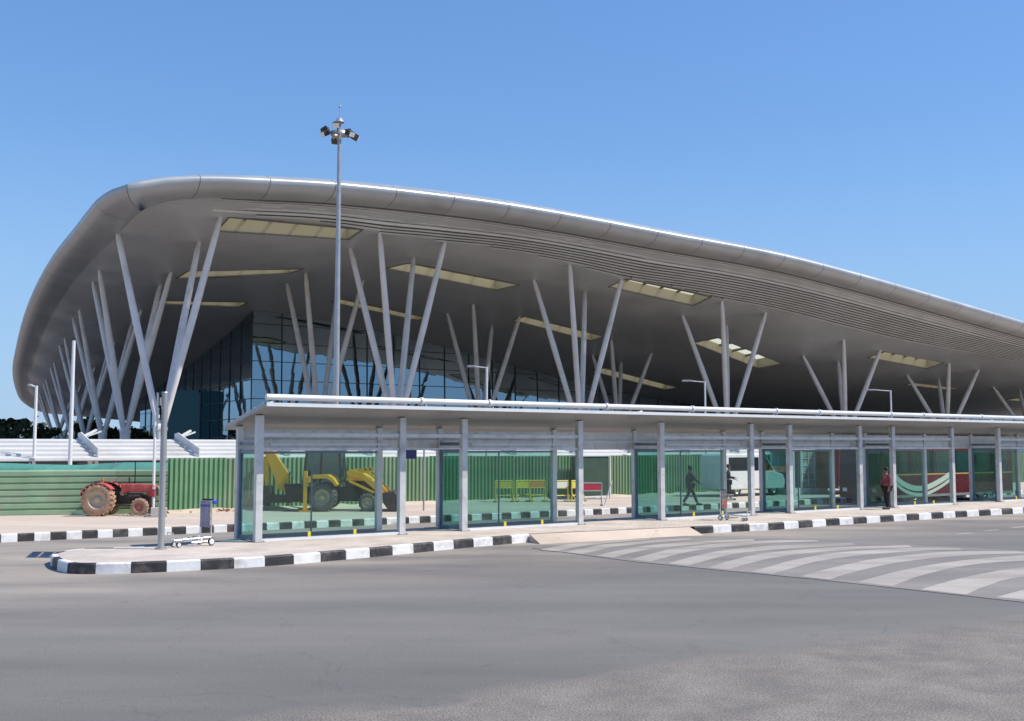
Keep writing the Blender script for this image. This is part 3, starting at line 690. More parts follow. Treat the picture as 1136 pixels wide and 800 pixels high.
# ------------------------------------------------------------------ distant white canopy
M['gap_shade'] = mat('painted_gap_shade', (.03, .04, .05), .8)
M['canopy_white'] = mat('canopy_white', (.64, .64, .63), .5, noise=.05, nscale=.6, dirt=(.46, .44, .42), dscale=.35)
ca = VD(-60, 505, 50); ua, _ = UD(ca)
cr = thing('white_canopy', 'long low white canopy with slanted frames behind the green fences', 'canopy', P(ua, 50, 0), ROT)
LC = 60
b = mk()
for j in range(5):
    y0 = j * .74; b.add([(0, y0, 2.32 + j * .19), (LC, y0, 2.32 + j * .19), (LC, y0 + .54, 2.32 + (j + 1) * .19 - .10), (0, y0 + .54, 2.32 + (j + 1) * .19 - .10),
                         (0, y0, 2.22 + j * .19), (LC, y0, 2.22 + j * .19), (LC, y0 + .54, 2.22 + (j + 1) * .19 - .10), (0, y0 + .54, 2.22 + (j + 1) * .19 - .10)],
                        [(0, 1, 2, 3), (4, 5, 6, 7), (0, 1, 5, 4), (2, 3, 7, 6), (0, 3, 7, 4), (1, 2, 6, 5)])
b.build('roof_sheet', M['canopy_white'], cr)
b = mk(); b.b2(0, LC, .05, .12, 2.18, 2.28); b.build('gutter', M['white_steel'], cr)
b = mk(); b.b2(0, LC, 2.6, 2.7, 0, 2.6); b.build('gap_shade_sheet', M['gap_shade'], cr)  # dark sheet added to paint the shade in the gap under the canopy
for i in range(13):
    x = 1.5 + i * 4.6
    b = mk()
    b.beam((x, .3, 2.1), (x, 3.6, 3.0), .12, .14)
    b.beam((x - .1, 3.5, 3.15), (x + .9, 4.0, 3.62), .10, .09); b.beam((x + .4, 3.8, 3.3), (x + 1.1, 3.9, 3.55), .08, .07)
    b.prism([(.1, 2.36), (3.6, 3.2), (3.7, 3.45), (3.2, 3.5), (.1, 2.75)], x - .03, x + .03, 'x')  # fin plate added to cast slanting shadows across the roof sheets
    b.build('slanted_frame', M['canopy_white'], cr)
    b = mk(); b.b2(x - .09, x + .09, 1.4, 1.58, 0, 2.45); b.build('post', M['white_steel'], cr)
M['net'] = mat('shade_net', (.16, .50, .42), .8, noise=.18, nscale=1.3)

# ------------------------------------------------------------------ fences
M['fence_green'] = mat('fence_green', (.205, .31, .18), .5, .1, noise=.13, nscale=.7, dirt=(.27, .33, .21), dscale=.5)
M['fence_g2'] = mat('fence_green_faded', (.27, .41, .25), .55, .1, noise=.16, nscale=.9, dirt=(.34, .36, .27), dscale=.8)
M['fence_g3'] = mat('fence_green_dark', (.15, .31, .16), .5, .1, noise=.15, nscale=.6, dirt=(.25, .30, .20), dscale=.6)
FG = lambda: rng.choice([M['fence_green'], M['fence_green'], M['fence_g2'], M['fence_g3']])
DF = 42.6
uf0, _ = UD(VD(184, 568, DF)); 
fr = thing('corrugated_fence', 'green vertical corrugated sheet fence with light ribs behind the shelters', 'fence', P(uf0, DF, ISL), ROT)
FL = 72; FH = 2.13
def vert_panel(x0, x1, h):
    b = mk(); x = x0; prof = []
    while x < x1 - .01:
        prof += [(x, 0), (x + .075, 0), (x + .11, -.065), (x + .165, -.065)]; x += .2
    prof.append((x1, 0))
    vs = []
    for X, Y_ in prof: vs += [(X, Y_, 0), (X, Y_, h)]
    b.add(vs, [(2 * i, 2 * i + 2, 2 * i + 3, 2 * i + 1) for i in range(len(prof) - 1)]); return b
x = 0
while x < FL:
    h = FH + rng.uniform(-.03, .03); o = vert_panel(x, x + 2.4, h).build('sheet_panel', FG(), fr, recalc=False)
    o.location.y = rng.uniform(-.02, .02); o.rotation_euler.x = rng.uniform(-.008, .008); x += 2.4
b = mk()
for i in range(int(FL / 2.4) + 1): b.b2(i * 2.4 - .04, i * 2.4 + .04, .03, .10, 0, FH - .1)
b.b2(0, FL, .04, .09, .4, .46); b.b2(0, FL, .04, .09, 1.6, 1.66); b.build('frame', M['steel'], fr)
# horizontal sheets to the left
pL = G(-70, 573, ISL); pR = Vector(P(uf0, DF, ISL)) + Vector((.1, -.25, 0))
dh = pR - pL; LH = dh.length; rz = math.atan2(dh.y, dh.x)
fh = thing('sheet_fence', 'pale green fence of horizontal corrugated sheets behind the red tractor', 'fence', pL, rz)
x = 0; HH = 1.62
while x < LH - .05:
    x1 = min(x + 3.1, LH); b = mk(); prof = []; z = 0.0
    while z < HH - .01: prof += [(0, z), (0, z + .15), (.06, z + .185), (.06, z + .215)]; z += .245
    prof.append((0, HH))
    vs = []
    for yy, zz in prof: vs += [(x, yy, zz), (x1 + .02, yy, zz)]
    b.add(vs, [(2 * i, 2 * i + 1, 2 * i + 3, 2 * i + 2) for i in range(len(prof) - 1)])
    o = b.build('sheet_panel', FG(), fh, recalc=False); o.location = (0, rng.uniform(-.03, .03), rng.uniform(-.01, .02)); x += 3.1
b = mk(); n_ = int(LH / .8); vs = []
for i in range(n_ + 1):
    X = LH * i / n_; vs += [(X, .12, HH - .1), (X, .12 + rng.uniform(-.05, .05), HH + .31 + .05 * math.sin(X * 1.1) + rng.uniform(-.02, .02))]
b.add(vs, [(2 * i, 2 * i + 2, 2 * i + 3, 2 * i + 1) for i in range(n_)]); b.build('shade_net', M['net'], fh, recalc=False)
b = mk()
for i in range(int(LH / 3.1) + 1): b.tube((i * 3.1, .16, 0), (i * 3.1, .16, HH + .35), .03, .03, 8)
b.build('frame', M['steel'], fh)

# ------------------------------------------------------------------ bus shelters
M['g_front'] = glass('shelter_glass', (.95, .985, .975), .45, dust=.004)
M['g_rear'] = glass('tinted_glass', (.74, .90, .86), .45, dust=.005); M['g_rear2'] = glass('deep_tinted_glass', (.53, .74, .71), .55, dust=.006)
M['g_side'] = glass('side_glass', (.66, .83, .82), .7, dust=.01)
M['yellow'] = mat('yellow_fitting', (.7, .55, .05), .5)
SLOPE = .2; ZF = 3.46
def zroof(y): return ZF - SLOPE * y           # local: y=0 at the front columns, negative towards the road
def cu_px(px, D=D0): return UD(VD(px, 575, D))[0]
def make_shelter(px_cols, bays, xl, xr, label, side_at, collars, us=None):
    us = us or [cu_px(p) for p in px_cols]; u0 = us[0]; X = [u - u0 for u in us]
    t = thing('bus_shelter', label, 'bus shelter', P(u0, D0, ISL), ROT, 'glass shelters along the island')
    for x in X:
        b = mk(); b.b2(x - .10, x + .10, -.09, .09, 0, zroof(0) - .015); b.b2(x - .13, x + .13, -.12, .12, 0, .02); cl_ = b.build('column', M['shelter_steel'], t, bevel=.008)
        b = mk(); b.b2(x - .16, x + .16, -.16, .16, 0, .018)
        for q1 in (-.12, .12):
            for q2 in (-.12, .12): b.tube((x + q1, q2, .018), (x + q1, q2, .045), .014, .014, 6)
        b.build('base_plate', M['galv0'], cl_)
        b = mk(); b.b2(x - .09, x + .09, DEP - .08, DEP + .08, 0, zroof(DEP) - .015); b.build('column', M['shelter_steel'], t, bevel=.008)
    # roof: thin sloping sheet with white edge, underside ribs
    y0, y1 = -1.05, DEP + .55
    b = mk(); b.add([(xl, y0, zroof(y0)), (xr, y0, zroof(y0)), (xr, y1, zroof(y1)), (xl, y1, zroof(y1)), (xl, y0, zroof(y0) + .07), (xr, y0, zroof(y0) + .07), (xr, y1, zroof(y1) + .07), (xl, y1, zroof(y1) + .07)],
                   [(0, 1, 2, 3), (4, 5, 6, 7), (0, 1, 5, 4), (2, 3, 7, 6), (0, 3, 7, 4), (1, 2, 6, 5)])
    rf = b.build('roof', M['roof_sheet'], t)
    b = mk(); b.b2(xl, xr, y0 - .035, y0 - .002, zroof(y0) - .012, zroof(y0) + .085); b.build('edge_trim', M['white_steel'], rf)
    b = mk(); b.beam((xl + .1, y0 + .15, zroof(y0 + .15) + .10), (xl + .1, y1, zroof(y1) + .10), .2, .06)
    for k in range(5):
        yy = y0 + .35 + k * .55; b.tube((xl + .02, yy, zroof(yy) + .12), (xl + .32, yy, zroof(yy) + .17), .045, .045, 10)
    b.build('end_trim', M['steel'], rf)
    # pipe in front above the roof edge with collars on stays
    b = mk(); pz = zroof(y0) + .235; b.tube((xl, y0 + .03, pz), (xr, y0 + .03, pz), .085, .085, 14)
    pp = b.build('gutter_pipe', M['white_steel'], t)
    for c in collars:
        xc = cu_px(c, D0 + y0) - u0
        if not xl - .05 <= xc <= xr + .05: continue
        b = mk(); b.lathe([(.086, -.045), (.112, -.045), (.112, .045), (.086, .045)], (xc, y0 + .03, pz), 'x', 16)
        b.beam((xc + .02, y0 + .03, pz + .07), (xc + .42, y0 + .35, zroof(y0 + .35) + .06), .05, .05)
        b.beam((xc, y0 + .05, pz - .02), (xc, y0 + .25, zroof(y0 + .25) + .05), .05, .05)
        b.build('collar', M['white_steel'], pp)
    if xr > X[-1] + .5:
        b = mk(); b.b2(X[-1] + .1, xr, DEP - .03, DEP + .03, 2.48, 3.08); b.b2(X[-1] + .1, xr, DEP - .06, DEP + .06, 2.72, 2.80); b.build('rear_fascia', M['shelter_steel'], t)
    if xl < -.5:
        b = mk(); b.b2(xl, -.1, DEP - .03, DEP + .03, 2.48, 3.08); b.b2(xl, -.1, DEP - .06, DEP + .06, 2.72, 2.80); b.build('rear_fascia', M['shelter_steel'], t)
    for i, kind in enumerate(bays):
        a, c = X[i] + .10, X[i + 1] - .10
        b = mk(); b.b2(a, c, -.055, .055, 2.86, 2.97); b.b2(a, c, DEP - .06, DEP + .06, 2.72, 2.80); b.build('lintel', M['shelter_steel'], t, bevel=.005)
        b = mk(); b.b2(a, c, DEP - .03, DEP + .03, 2.48, 3.08); b.build('rear_fascia', M['shelter_steel'], t)
        if kind in ('G', 'g'):
            b = mk(); b.b2(a, c, -.05, .05, 2.47, 2.55); b.build('rail', M['shelter_steel'], t)
            b = mk(); b.b2(a, c, -.07, .07, 0, .075); b.build('sill', M['white_steel'], t)
            ng = 3 if (c - a) > 3 else 1
            for q in range(ng):
                xa, xb = a + (c - a) * q / ng + .006, a + (c - a) * (q + 1) / ng - .006
                b = mk(); b.b2(xa, xb, -.006, .006, .08, 2.465); b.build('glass_pane', M['g_front'], t)
                if q: 
                    b = mk(); b.b2(xa - .05, xa + .035, -.02, .02, .08, .22); b.build('glass_clamp', M['yellow'], t)
            b = mk(); b.b2(a, c, DEP - .05, DEP + .05, .0, .09); b.b2(a, c, DEP - .045, DEP + .045, 2.38, 2.45); b.b2((a + c) / 2 - .02, (a + c) / 2 + .02, DEP - .02, DEP + .02, .09, 2.38)
            b.build('rear_frame', M['dark_frame'], t)
            b = mk(); b.b2(a, c, DEP - .006, DEP + .006, .1, 2.375); b.build('rear_glass', M['g_rear'] if (i == 0 and 'nearest' in label) else M['g_rear2'], t)
            b = mk(); b.b2(a + .3, c - .3, .15, .24, 2.62, 2.68); b.build('strip_lamp', M['white_steel'], t)
        else:
            b = mk(); b.b2(a, c, -.03, .03, 2.50, 2.54); b.build('rail', M['shelter_steel'], t)
    for i in side_at:
        x = X[i]; b = mk()
        b.b2(x - .035, x + .035, .09, DEP - .08, .02, .12); b.b2(x - .035, x + .035, .09, DEP - .08, 2.40, 2.50); b.b2(x - .03, x + .03, .09, .15, .12, 2.4); b.b2(x - .03, x + .03, DEP - .15, DEP - .09, .12, 2.4)
        b.b2(x - .03, x + .03, .09, DEP - .08, 2.62, 2.72)
        b.build('side_frame', M['dark_frame'], t)
        b = mk(); b.b2(x - .006, x + .006, .15, DEP - .15, .12, 2.4); b.build('side_glass', M['g_side'], t)
    return t
collars = [288, 467, 543, 674, 770, 864, 912, 992, 1028, 1093]
c1 = [286, 445, 514, 643]; c2 = [734, 834, 877, 955, 992, 1058]
uA = [cu_px(p) for p in c1]; uB = [cu_px(p) for p in c2]
uC = [cu_px(1110)]
for d_ in (4.1, 2.1, 4.1, 2.1, 4.1): uC.append(uC[-1] + d_)
mid1 = (uA[-1] + uB[0]) / 2; mid2 = (uB[-1] + uC[0]) / 2
make_shelter(None, ['G', 'o', 'G'], -.25, mid1 - uA[0], 'nearest glass bus shelter, in front of the yellow backhoe loader', [0, 2], collars, uA)
make_shelter(None, ['G', 'o', 'G', 'o', 'G'], mid1 + .004 - uB[0], mid2 - uB[0], 'middle glass bus shelter with a luggage trolley standing before it', [0, 2, 4], collars, uB)
make_shelter(None, ['G', 'o', 'G', 'o', 'G'], mid2 + .004 - uC[0], uC[-1] - uC[0] + .4, 'farthest glass bus shelter, cut off at the right edge', [0, 2, 4], collars + [1160, 1220], uC)

# ------------------------------------------------------------------ poles, mast and lamps
M['galv'] = mat('galvanised', (.42, .42, .42), .35, .6, noise=.08, nscale=3)
pb_ = G(178.5, 609, ISL)
t = thing('steel_post', 'thick grey steel post with a slatted board turned edge-on, standing on the kerbed island', 'post', pb_, ROT)
zt = PY(178.5, 436, pb_.y).z - ISL
b = mk(); b.tube((0, 0, 0), (0, 0, zt), .082, .078, 18); b.tube((0, 0, zt), (0, 0, zt + .03), .09, .07, 18); b.build('pole', M['galv'], t)
b = mk(); b.tube((0, 0, 0), (0, 0, .03), .15, .15, 18); b.build('base_plate', M['galv'], t)
b = mk(); b.b2(-.12, -.05, -.05, .05, zt - .32, zt - .12); b.b2(-.16, -.05, -.04, .04, zt - .78, zt - .70); b.build('bracket', M['steel'], t)
t.rotation_euler.z = math.atan2(pb_.y, pb_.x) - math.pi / 2
b = mk()
for z_ in (.0, .42, .84): b.b2(-.20, -.15, -.12, 1.5, zt - 1.12 + z_, zt - .84 + z_)
for y_ in (-.12, .7, 1.5): b.b2(-.19, -.16, y_ - .03, y_ + .03, zt - 1.15, zt + .0)
b.build('board', M['galv'], t)
# high mast
pm = PY(373, 430, 60)
t = thing('high_mast', 'very tall floodlight mast with a ring of lamps rising above the terminal roof', 'floodlight mast', (pm.x, 60, 0), 0)
zt = PY(375.5, 134, 60).z
b = mk(); b.tube((0, 0, 0), (0, 0, zt * .5), .20, .155, 16); b.tube((0, 0, zt * .5), (0, 0, zt), .155, .10, 16); b.build('pole', M['galv'], t)
b = mk(); b.lathe([(.5, -.1), (.5, .1), (.42, .1), (.42, -.1), (.5, -.1)], (0, 0, zt - .75), n=20)
for a in range(4): 
    th = a * math.pi / 2; b.tube((0, 0, zt - .75), (.46 * math.cos(th), .46 * math.sin(th), zt - .75), .04, .04, 6)
b.tube((0, 0, zt - .1), (0, 0, zt + .15), .28, .12, 14); b.tube((0, 0, zt + .1), (0, 0, zt + 1.0), .02, .01, 6)
b.lathe([(.0, .08), (.06, .05), (.07, 0), (.05, -.05), (0, -.08)], (0, 0, zt + .82), n=10)
b.build('head_ring', M['steel'], t)
M['lampglass'] = mat('lamp_lens', (.75, .75, .7), .15, 0)
for a in range(7):
    th = a * 2 * math.pi / 7 + .2; rr = .86; c = Vector((rr * math.cos(th), rr * math.sin(th), zt - .6 + (.12 if a % 2 else -.28)))
    b = mk(); b.tube((.45 * math.cos(th), .45 * math.sin(th), zt - .75), c, .035, .035, 6); b.box(c, (.38, .40, .28), th, 0, .5); fl = b.build('floodlight', M['darkmetal'], t)
    b = mk(); b.box(c + Vector((.2 * math.cos(th), .2 * math.sin(th), -.12)), (.02, .36, .26), th, 0, .5); b.build('lens', M['lampglass'], fl)

def lamp_post(px, ybase_z, Y, ytop, arm, label, r=.055, arm_px=None):
    top = PY(px, ytop, Y); t = thing('lamp_post', label, 'lamp post', (top.x, Y, ybase_z), 0, 'slim lamp posts around the forecourt')
    h = top.z - ybase_z
    b = mk(); b.tube((0, 0, 0), (0, 0, h), r * 1.35, r, 12); b.tube((0, 0, 0), (0, 0, .25), r * 2, r * 1.8, 12); b.build('pole', M['white_steel'], t)
    if arm:
        b = mk(); b.tube((0, 0, h - .05), (arm * .8, 0, h + .02), r * .55, r * .5, 8); b.build('arm', M['white_steel'], t)
        b = mk(); b.box((arm, 0, h + .03), (abs(arm) * .55, .22, .09)); b.build('lamp_head', M['steel'], t, bevel=.03)
    return t
lamp_post(40.5, ISL, 47, 428, -.28, 'slim white lamp post in front of the far left roof end, head to the left', .06)
lamp_post(82, ISL, 46.5, 378, 0, 'tallest plain white pole rising behind the red tractor', .07)
lamp_post(540, ISL, 57, 407, -.8, 'slim lamp post with a short arm above the second bay of the nearest shelter', .05)
lamp_post(782, ISL, 66, 423, -1.1, 'slim lamp post with a long arm above the middle shelter', .05)
lamp_post(988, ISL, 72, 433, -1.3, 'slim lamp post with an arm low against the dark hall at the right', .05)
t = lamp_post(172.5, ISL, 41.2, 459, 0, 'short white pole with two small fittings beside the tractor nose', .045)
h = PY(172.5, 459, 41.2).z - ISL
b = mk(); b.b2(-.02, .14, -.06, .06, h - .16, h - .04); b.b2(-.02, .12, -.06, .06, h - .62, h - .48); b.build('fitting', M['white_steel'], t)
# sign post behind bay two
pp = G(470, 566.5, ISL)
t = thing('sign_post', 'thin post carrying a dark blue board, seen through the open bay of the nearest shelter', 'sign', pp, 0)
M['blue_board'] = mat('dark_blue_board', (.03, .03, .10), .4)
z1_ = PY(470, 494, pp.y).z - ISL; z0_ = PY(470, 509, pp.y).z - ISL
b = mk(); b.tube((0, 0, 0), (0, 0, z1_ + .1), .035, .035, 10); b.build('post', M['galv'], t)
b = mk(); b.b2(-.86, -.3, -.03, .03, z0_, z1_); b.b2(-.3, 0, -.015, .015, z1_ - .12, z1_ - .06); b.build('board', M['blue_board'], t)

# ------------------------------------------------------------------ far trees
def foliage_mat(name, c):
    m = mat(name, c, .7, noise=.45, nscale=1.3); return m
M['leaf1'] = foliage_mat('leaf_dark', (.035, .06, .025)); M['leaf2'] = foliage_mat('leaf_mid', (.06, .09, .035)); M['bark'] = mat('bark', (.12, .09, .07), .9, noise=.2)
def make_tree(px, Y, ytop, wpx, label, seed, palm=False):
    r_ = random.Random(seed); top = PY(px, ytop - 5, Y); H = top.z; W = wpx / 1200 * Y / 2
    t = thing('palm_tree' if palm else 'broadleaf_tree', label, 'tree', (top.x, Y, 0), 0, 'dark trees beyond the canopy')
    b = mk(); b.tube((0, 0, 0), (r_.uniform(-.2, .2), 0, H * .6), .22, .12, 8)
    if not palm:
        for k in range(5): a = r_.uniform(0, 6.28); b.tube((0, 0, H * .4), (math.cos(a) * W * .6, math.sin(a) * W * .5, H * r_.uniform(.6, .85)), .1, .04, 6)
    b.build('trunk', M['bark'], t)
    b = mk()
    if palm:
        for k in range(16):
            a = k * .39 + r_.uniform(-.1, .1); prev = Vector((0, 0, H * .8)); el = r_.uniform(.1, .9)
            for s_ in range(6):
                q = prev + Vector((math.cos(a) * math.cos(el), math.sin(a) * math.cos(el), math.sin(el))) * (W / 4.5); el -= .38
                side = Vector((-math.sin(a), math.cos(a), -.3)) * .35
                b.add([prev - side, prev, q, q - side], [(0, 1, 2, 3)]); side.z = .3; b.add([prev, prev + side, q + side, q], [(0, 1, 2, 3)]); prev = q
    else:
        cl = [(Vector((r_.gauss(0, W * .45), r_.gauss(0, W * .4), H * r_.uniform(.38, .86))), r_.uniform(.25, .5) * W) for _ in range(16)]
        for c, rad in cl:
            for _ in range(90):
                d = Vector((r_.gauss(0, 1), r_.gauss(0, 1), r_.gauss(0, .8))).normalized() * rad * r_.uniform(.5, 1.05); p = c + d
                if p.z < H * .2: continue
                if p.z > H: p.z = H - r_.uniform(0, .5)
                s_ = r_.uniform(.14, .34); e1 = Vector((r_.gauss(0, 1), r_.gauss(0, 1), r_.gauss(0, 1))).normalized() * s_; e2 = e1.orthogonal().normalized() * s_ * .7
                b.mi = 1 if r_.random() < .35 else 0; b.add([p - e1, p - e2, p + e1, p + e2], [(0, 1, 2, 3)])
    b.build('crown', [M['leaf1'], M['leaf2']], t, recalc=False)
make_tree(4, 120, 463, 22, 'dark bushy tree at the left edge beyond the white canopy', 1)
make_tree(20, 130, 462, 26, 'small dark palm beside the bushy tree at the left edge', 2, True)
make_tree(30, 150, 474, 34, 'low round tree between the palm and the first lamp post', 3)
make_tree(48, 150, 473, 26, 'low tree just right of the leftmost lamp post', 4)
make_tree(88, 135, 470, 20, 'narrow tree just right of the tall plain pole', 5)
make_tree(103, 135, 463, 26, 'highest dark tree behind the second tree column from the corner', 6)
make_tree(124, 150, 476, 24, 'low dark tree left of the thick steel post', 7)
make_tree(148, 140, 474, 34, 'broad low tree immediately left of the thick steel post', 8)
b = mk(); r_ = random.Random(5)
for _ in range(9000):
    x = r_.uniform(-260, 0); y = 300 + r_.uniform(-14, 14); z = abs(r_.gauss(0, 3.2)) * (1 + .25 * math.sin(x * .13)); s_ = r_.uniform(.5, 1.1); p = Vector((x, y, z))
    e1 = Vector((r_.gauss(0, 1), r_.gauss(0, .4), r_.gauss(0, 1))).normalized() * s_; e2 = e1.orthogonal().normalized() * s_ * .7; b.mi = 1 if r_.random() < .3 else 0
    b.add([p - e1, p - e2, p + e1, p + e2], [(0, 1, 2, 3)])
tag(b.build('far_treeline', [M['leaf1'], M['leaf2']], recalc=False), 'dark belt of far trees on the horizon at the left', 'treeline', kind='stuff')

# ------------------------------------------------------------------ tractor
M['red'] = mat('tractor_red', (.46, .06, .055), .6, noise=.2, nscale=3, dirt=(.50, .30, .24), dscale=3)
M['rimcream'] = mat('rim_cream', (.55, .45, .33), .6, noise=.2, nscale=4, dirt=(.40, .25, .17), dscale=4)
M['redrim'] = mat('rim_dusty_red', (.45, .18, .13), .7, noise=.2, nscale=5)
def wheel(parent, x, y, z, r, wdt, tyre_m, rim_m, side=-1, lugs=22, rimf=.55):
    b = mk(); rr = r; pr = [(rr * rimf, -wdt / 2), (rr * .80, -wdt * .56), (rr * .93, -wdt * .5), (rr * .97, -wdt * .3), (rr * .97, wdt * .3), (rr * .93, wdt * .5), (rr * .80, wdt * .56), (rr * rimf, wdt / 2)]
    b.lathe(pr, (0, 0, 0), 'y', 28)
    for k in range(lugs):
        a = 2 * math.pi * k / lugs
        for sd in (-1, 1):
            aa = a + (math.pi / lugs if sd > 0 else 0); c = Vector((math.cos(aa) * rr * .965, sd * wdt * .26, math.sin(aa) * rr * .965))
            mt = Matrix.Translation(c) @ Matrix.Rotation(-aa, 4, 'Y') @ Matrix.Rotation(.5 * sd, 4, 'X'); q = []
            for dx in (-rr * .05, rr * .035):
                for dy in (-wdt * .3, wdt * .3):
                    for dz in (-rr * .035, rr * .035): q.append(mt @ Vector((dx, dy, dz)))
            b.add(q, [(0, 1, 3, 2), (4, 6, 7, 5), (0, 4, 5, 1), (2, 3, 7, 6), (0, 2, 6, 4), (1, 5, 7, 3)])
    o = b.build('wheel', tyre_m, parent); o.location = (x, y, z)
    b = mk(); q = side
    b.lathe([(rr * rimf, q * wdt * .46), (rr * (rimf - .05), q * wdt * .40), (rr * (rimf - .10), q * wdt * .12), (rr * .22, q * wdt * .10), (rr * .2, q * wdt * .34), (rr * .10, q * wdt * .38), (0.0, q * wdt * .38)], (0, 0, 0), 'y', 24)
    for k in range(6): a = k * math.pi / 3; b.tube((math.cos(a) * rr * .3, q * wdt * .08, math.sin(a) * rr * .3), (math.cos(a) * rr * .3, q * wdt * .15, math.sin(a) * rr * .3), rr * .03, rr * .03, 6)
    b.build('rim', rim_m, o); return o
tg = G(109, 572.5, ISL)
tr = thing('farm_tractor', 'small dusty red tractor with big mud-coloured rear wheels before the green fence', 'tractor', tg, 0)
wheel(tr, 0, -.05, .60, .61, .36, M['dusty_rubber'], M['rimcream']); wheel(tr, -.14, 1.15, .60, .61, .36, M['grey_rubber'], M['rimcream'], 1)
wheel(tr, 1.52, 0.05, .33, .33, .18, M['dusty_rubber'], M['redrim'], lugs=16); wheel(tr, 1.50, 1.05, .33, .33, .18, M['grey_rubber'], M['redrim'], 1, lugs=16)
b = mk(); b.prism([(.68, .78), (.68, 1.17), (.85, 1.19), (1.85, 1.15), (1.98, 1.08), (1.98, .70), (1.70, .70), (1.64, .86), (1.0, .88)], .36, .78); b.build('hood', M['red'], tr, bevel=.03)
b = mk(); b.b2(1.975, 1.99, .42, .72, .74, 1.04); b.build('grille', M['black'], tr)
b = mk(); b.b2(.35, 1.75, .45, .70, .42, .74); b.b2(-.1, .5, .35, .8, .45, .85); b.tube((1.52, .1, .35), (1.52, 1.0, .35), .05, .05, 8); b.tube((0, 0, .6), (0, 1.1, .6), .09, .09, 10)
b.b2(.9, 1.5, .38, .46, .62, .84); b.tube((1.0, .36, .7), (1.4, .36, .72), .06, .06, 8); b.b2(1.25, 1.4, .3, .44, .3, .55); b.beam((.1, .25, .42), (1.2, .3, .36), .06, .08)
b.build('engine', M['darkmetal'], tr)
for yy in (-.24, .86):
    b = mk(); arc = [(math.cos(a) * .68, .60 + math.sin(a) * .64) for a in np.linspace(R(165), R(38), 9)]; arc2 = [(x * .955, .60 + (z - .60) * .955) for x, z in reversed(arc)]
    b.prism(arc + arc2, yy, yy + .42); b.b2(-.42, .38, yy + .36, yy + .42, .62, 1.16); b.build('mudguard', M['red'], tr)
b = mk(); b.b2(-.28, .12, .38, .78, .95, 1.02); b.b2(-.34, -.26, .38, .78, 1.0, 1.28); b.build('seat', M['black'], tr, bevel=.02)
b = mk(); b.lathe([(.19, -.015), (.205, 0), (.19, .015), (.175, 0), (.19, -.015)], (.50, .57, 1.24), 'z', 20); b.tube((.62, .57, .95), (.50, .57, 1.24), .02, .02, 8)
for k in range(3): a = k * 2.09; b.tube((.5, .57, 1.24), (.5 + math.cos(a) * .19, .57 + math.sin(a) * .19, 1.24), .01, .01, 6)
b.build('steering_wheel', M['black'], tr)
b = mk(); b.tube((1.12, .62, 1.15), (1.12, .62, 2.05), .022, .02, 8); b.tube((.95, .5, 1.15), (.95, .5, 1.42), .03, .03, 8); b.build('exhaust_pipe', M['black'], tr)
M['orange'] = mat('orange', (.75, .25, .08), .6)
b = mk(); b.tube((-.2, .9, 1.15), (-.2, .9, 1.42), .03, .025, 8); b.tube((-.34, .9, 1.3), (-.06, .9, 1.3), .015, .015, 8); b.build('orange_bracket', M['orange'], tr)
for sx in (-.1,): b = mk(); b.b2(1.90, 1.98, .30, .37, .98, 1.08); b.b2(1.90, 1.98, .77, .84, .98, 1.08); b.build('headlight', M['lampglass'], tr)

# concrete block and rubble by the tractor
M['concrete'] = mat('concrete', (.46, .43, .40), .9, noise=.15, nscale=4, bump=.5, bscale=20, dirt=(.36, .28, .22), dscale=3)
pc = G(172, 573.5, ISL); b = mk(); b.b2(-.16, .42, -.15, .2, 0, .34); o = b.build('concrete_block', M['concrete'], bevel=.02); o.location = pc; o.rotation_euler.z = .3
tag(o, 'rough grey concrete block on the pavement beside the small front wheel of the tractor', 'block')
def pebbles(name, spots, n, smin, smax, m, label, seed):
    r_ = random.Random(seed); b = mk()
    for _ in range(n):
        px, py, sx, sy = r_.choice(spots); p = G(px + r_.gauss(0, sx), py + r_.gauss(0, sy) * .5, ISL); s_ = r_.uniform(smin, smax)
        vs = [p + Vector((r_.uniform(-1, 1) * s_, r_.uniform(-1, 1) * s_, r_.uniform(0, 1) * s_)) for _k in range(5)]
        b.add(vs, [(0, 1, 2), (0, 2, 3), (0, 3, 4), (1, 2, 4), (2, 3, 4), (0, 1, 4)])
    o = b.build(name, m, recalc=False); tag(o, label, 'rubble', kind='stuff')
M['brick'] = mat('broken_brick', (.40, .19, .12), .9, noise=.3)
pebbles('rubble', [(150, 573, 9, 1.2), (160, 572, 6, 1)], 110, .03, .10, M['concrete'], 'pale rubble scattered under the tractor front', 3)
pebbles('brick_rubble', [(195, 568.5, 8, .6), (222, 567.5, 14, .6), (250, 567, 6, .6)], 130, .04, .13, M['brick'], 'broken red brick lying along the fence foot', 4)
# sand ledge at the fence foot
b = mk(); q0 = P(uf0 - .5, DF - .75, ISL); n_ = 90; vs = []
for i in range(n_ + 1):
    u = uf0 + i * .5; vs += [P(u, DF - .55 + rng.uniform(-.15, .15), ISL - .003), P(u, DF - .15, ISL + .10 + rng.uniform(-.04, .05)), P(u, DF + .2, ISL + .10)]
b.add(vs, [(3 * i + j, 3 * i + 3 + j, 3 * i + 4 + j, 3 * i + 1 + j) for i in range(n_) for j in range(2)], True)
o = b.build('sand_heap', M['sand'], recalc=False); tag(o, 'low ridge of sand piled along the foot of the vertical fence', 'sand', kind='stuff')

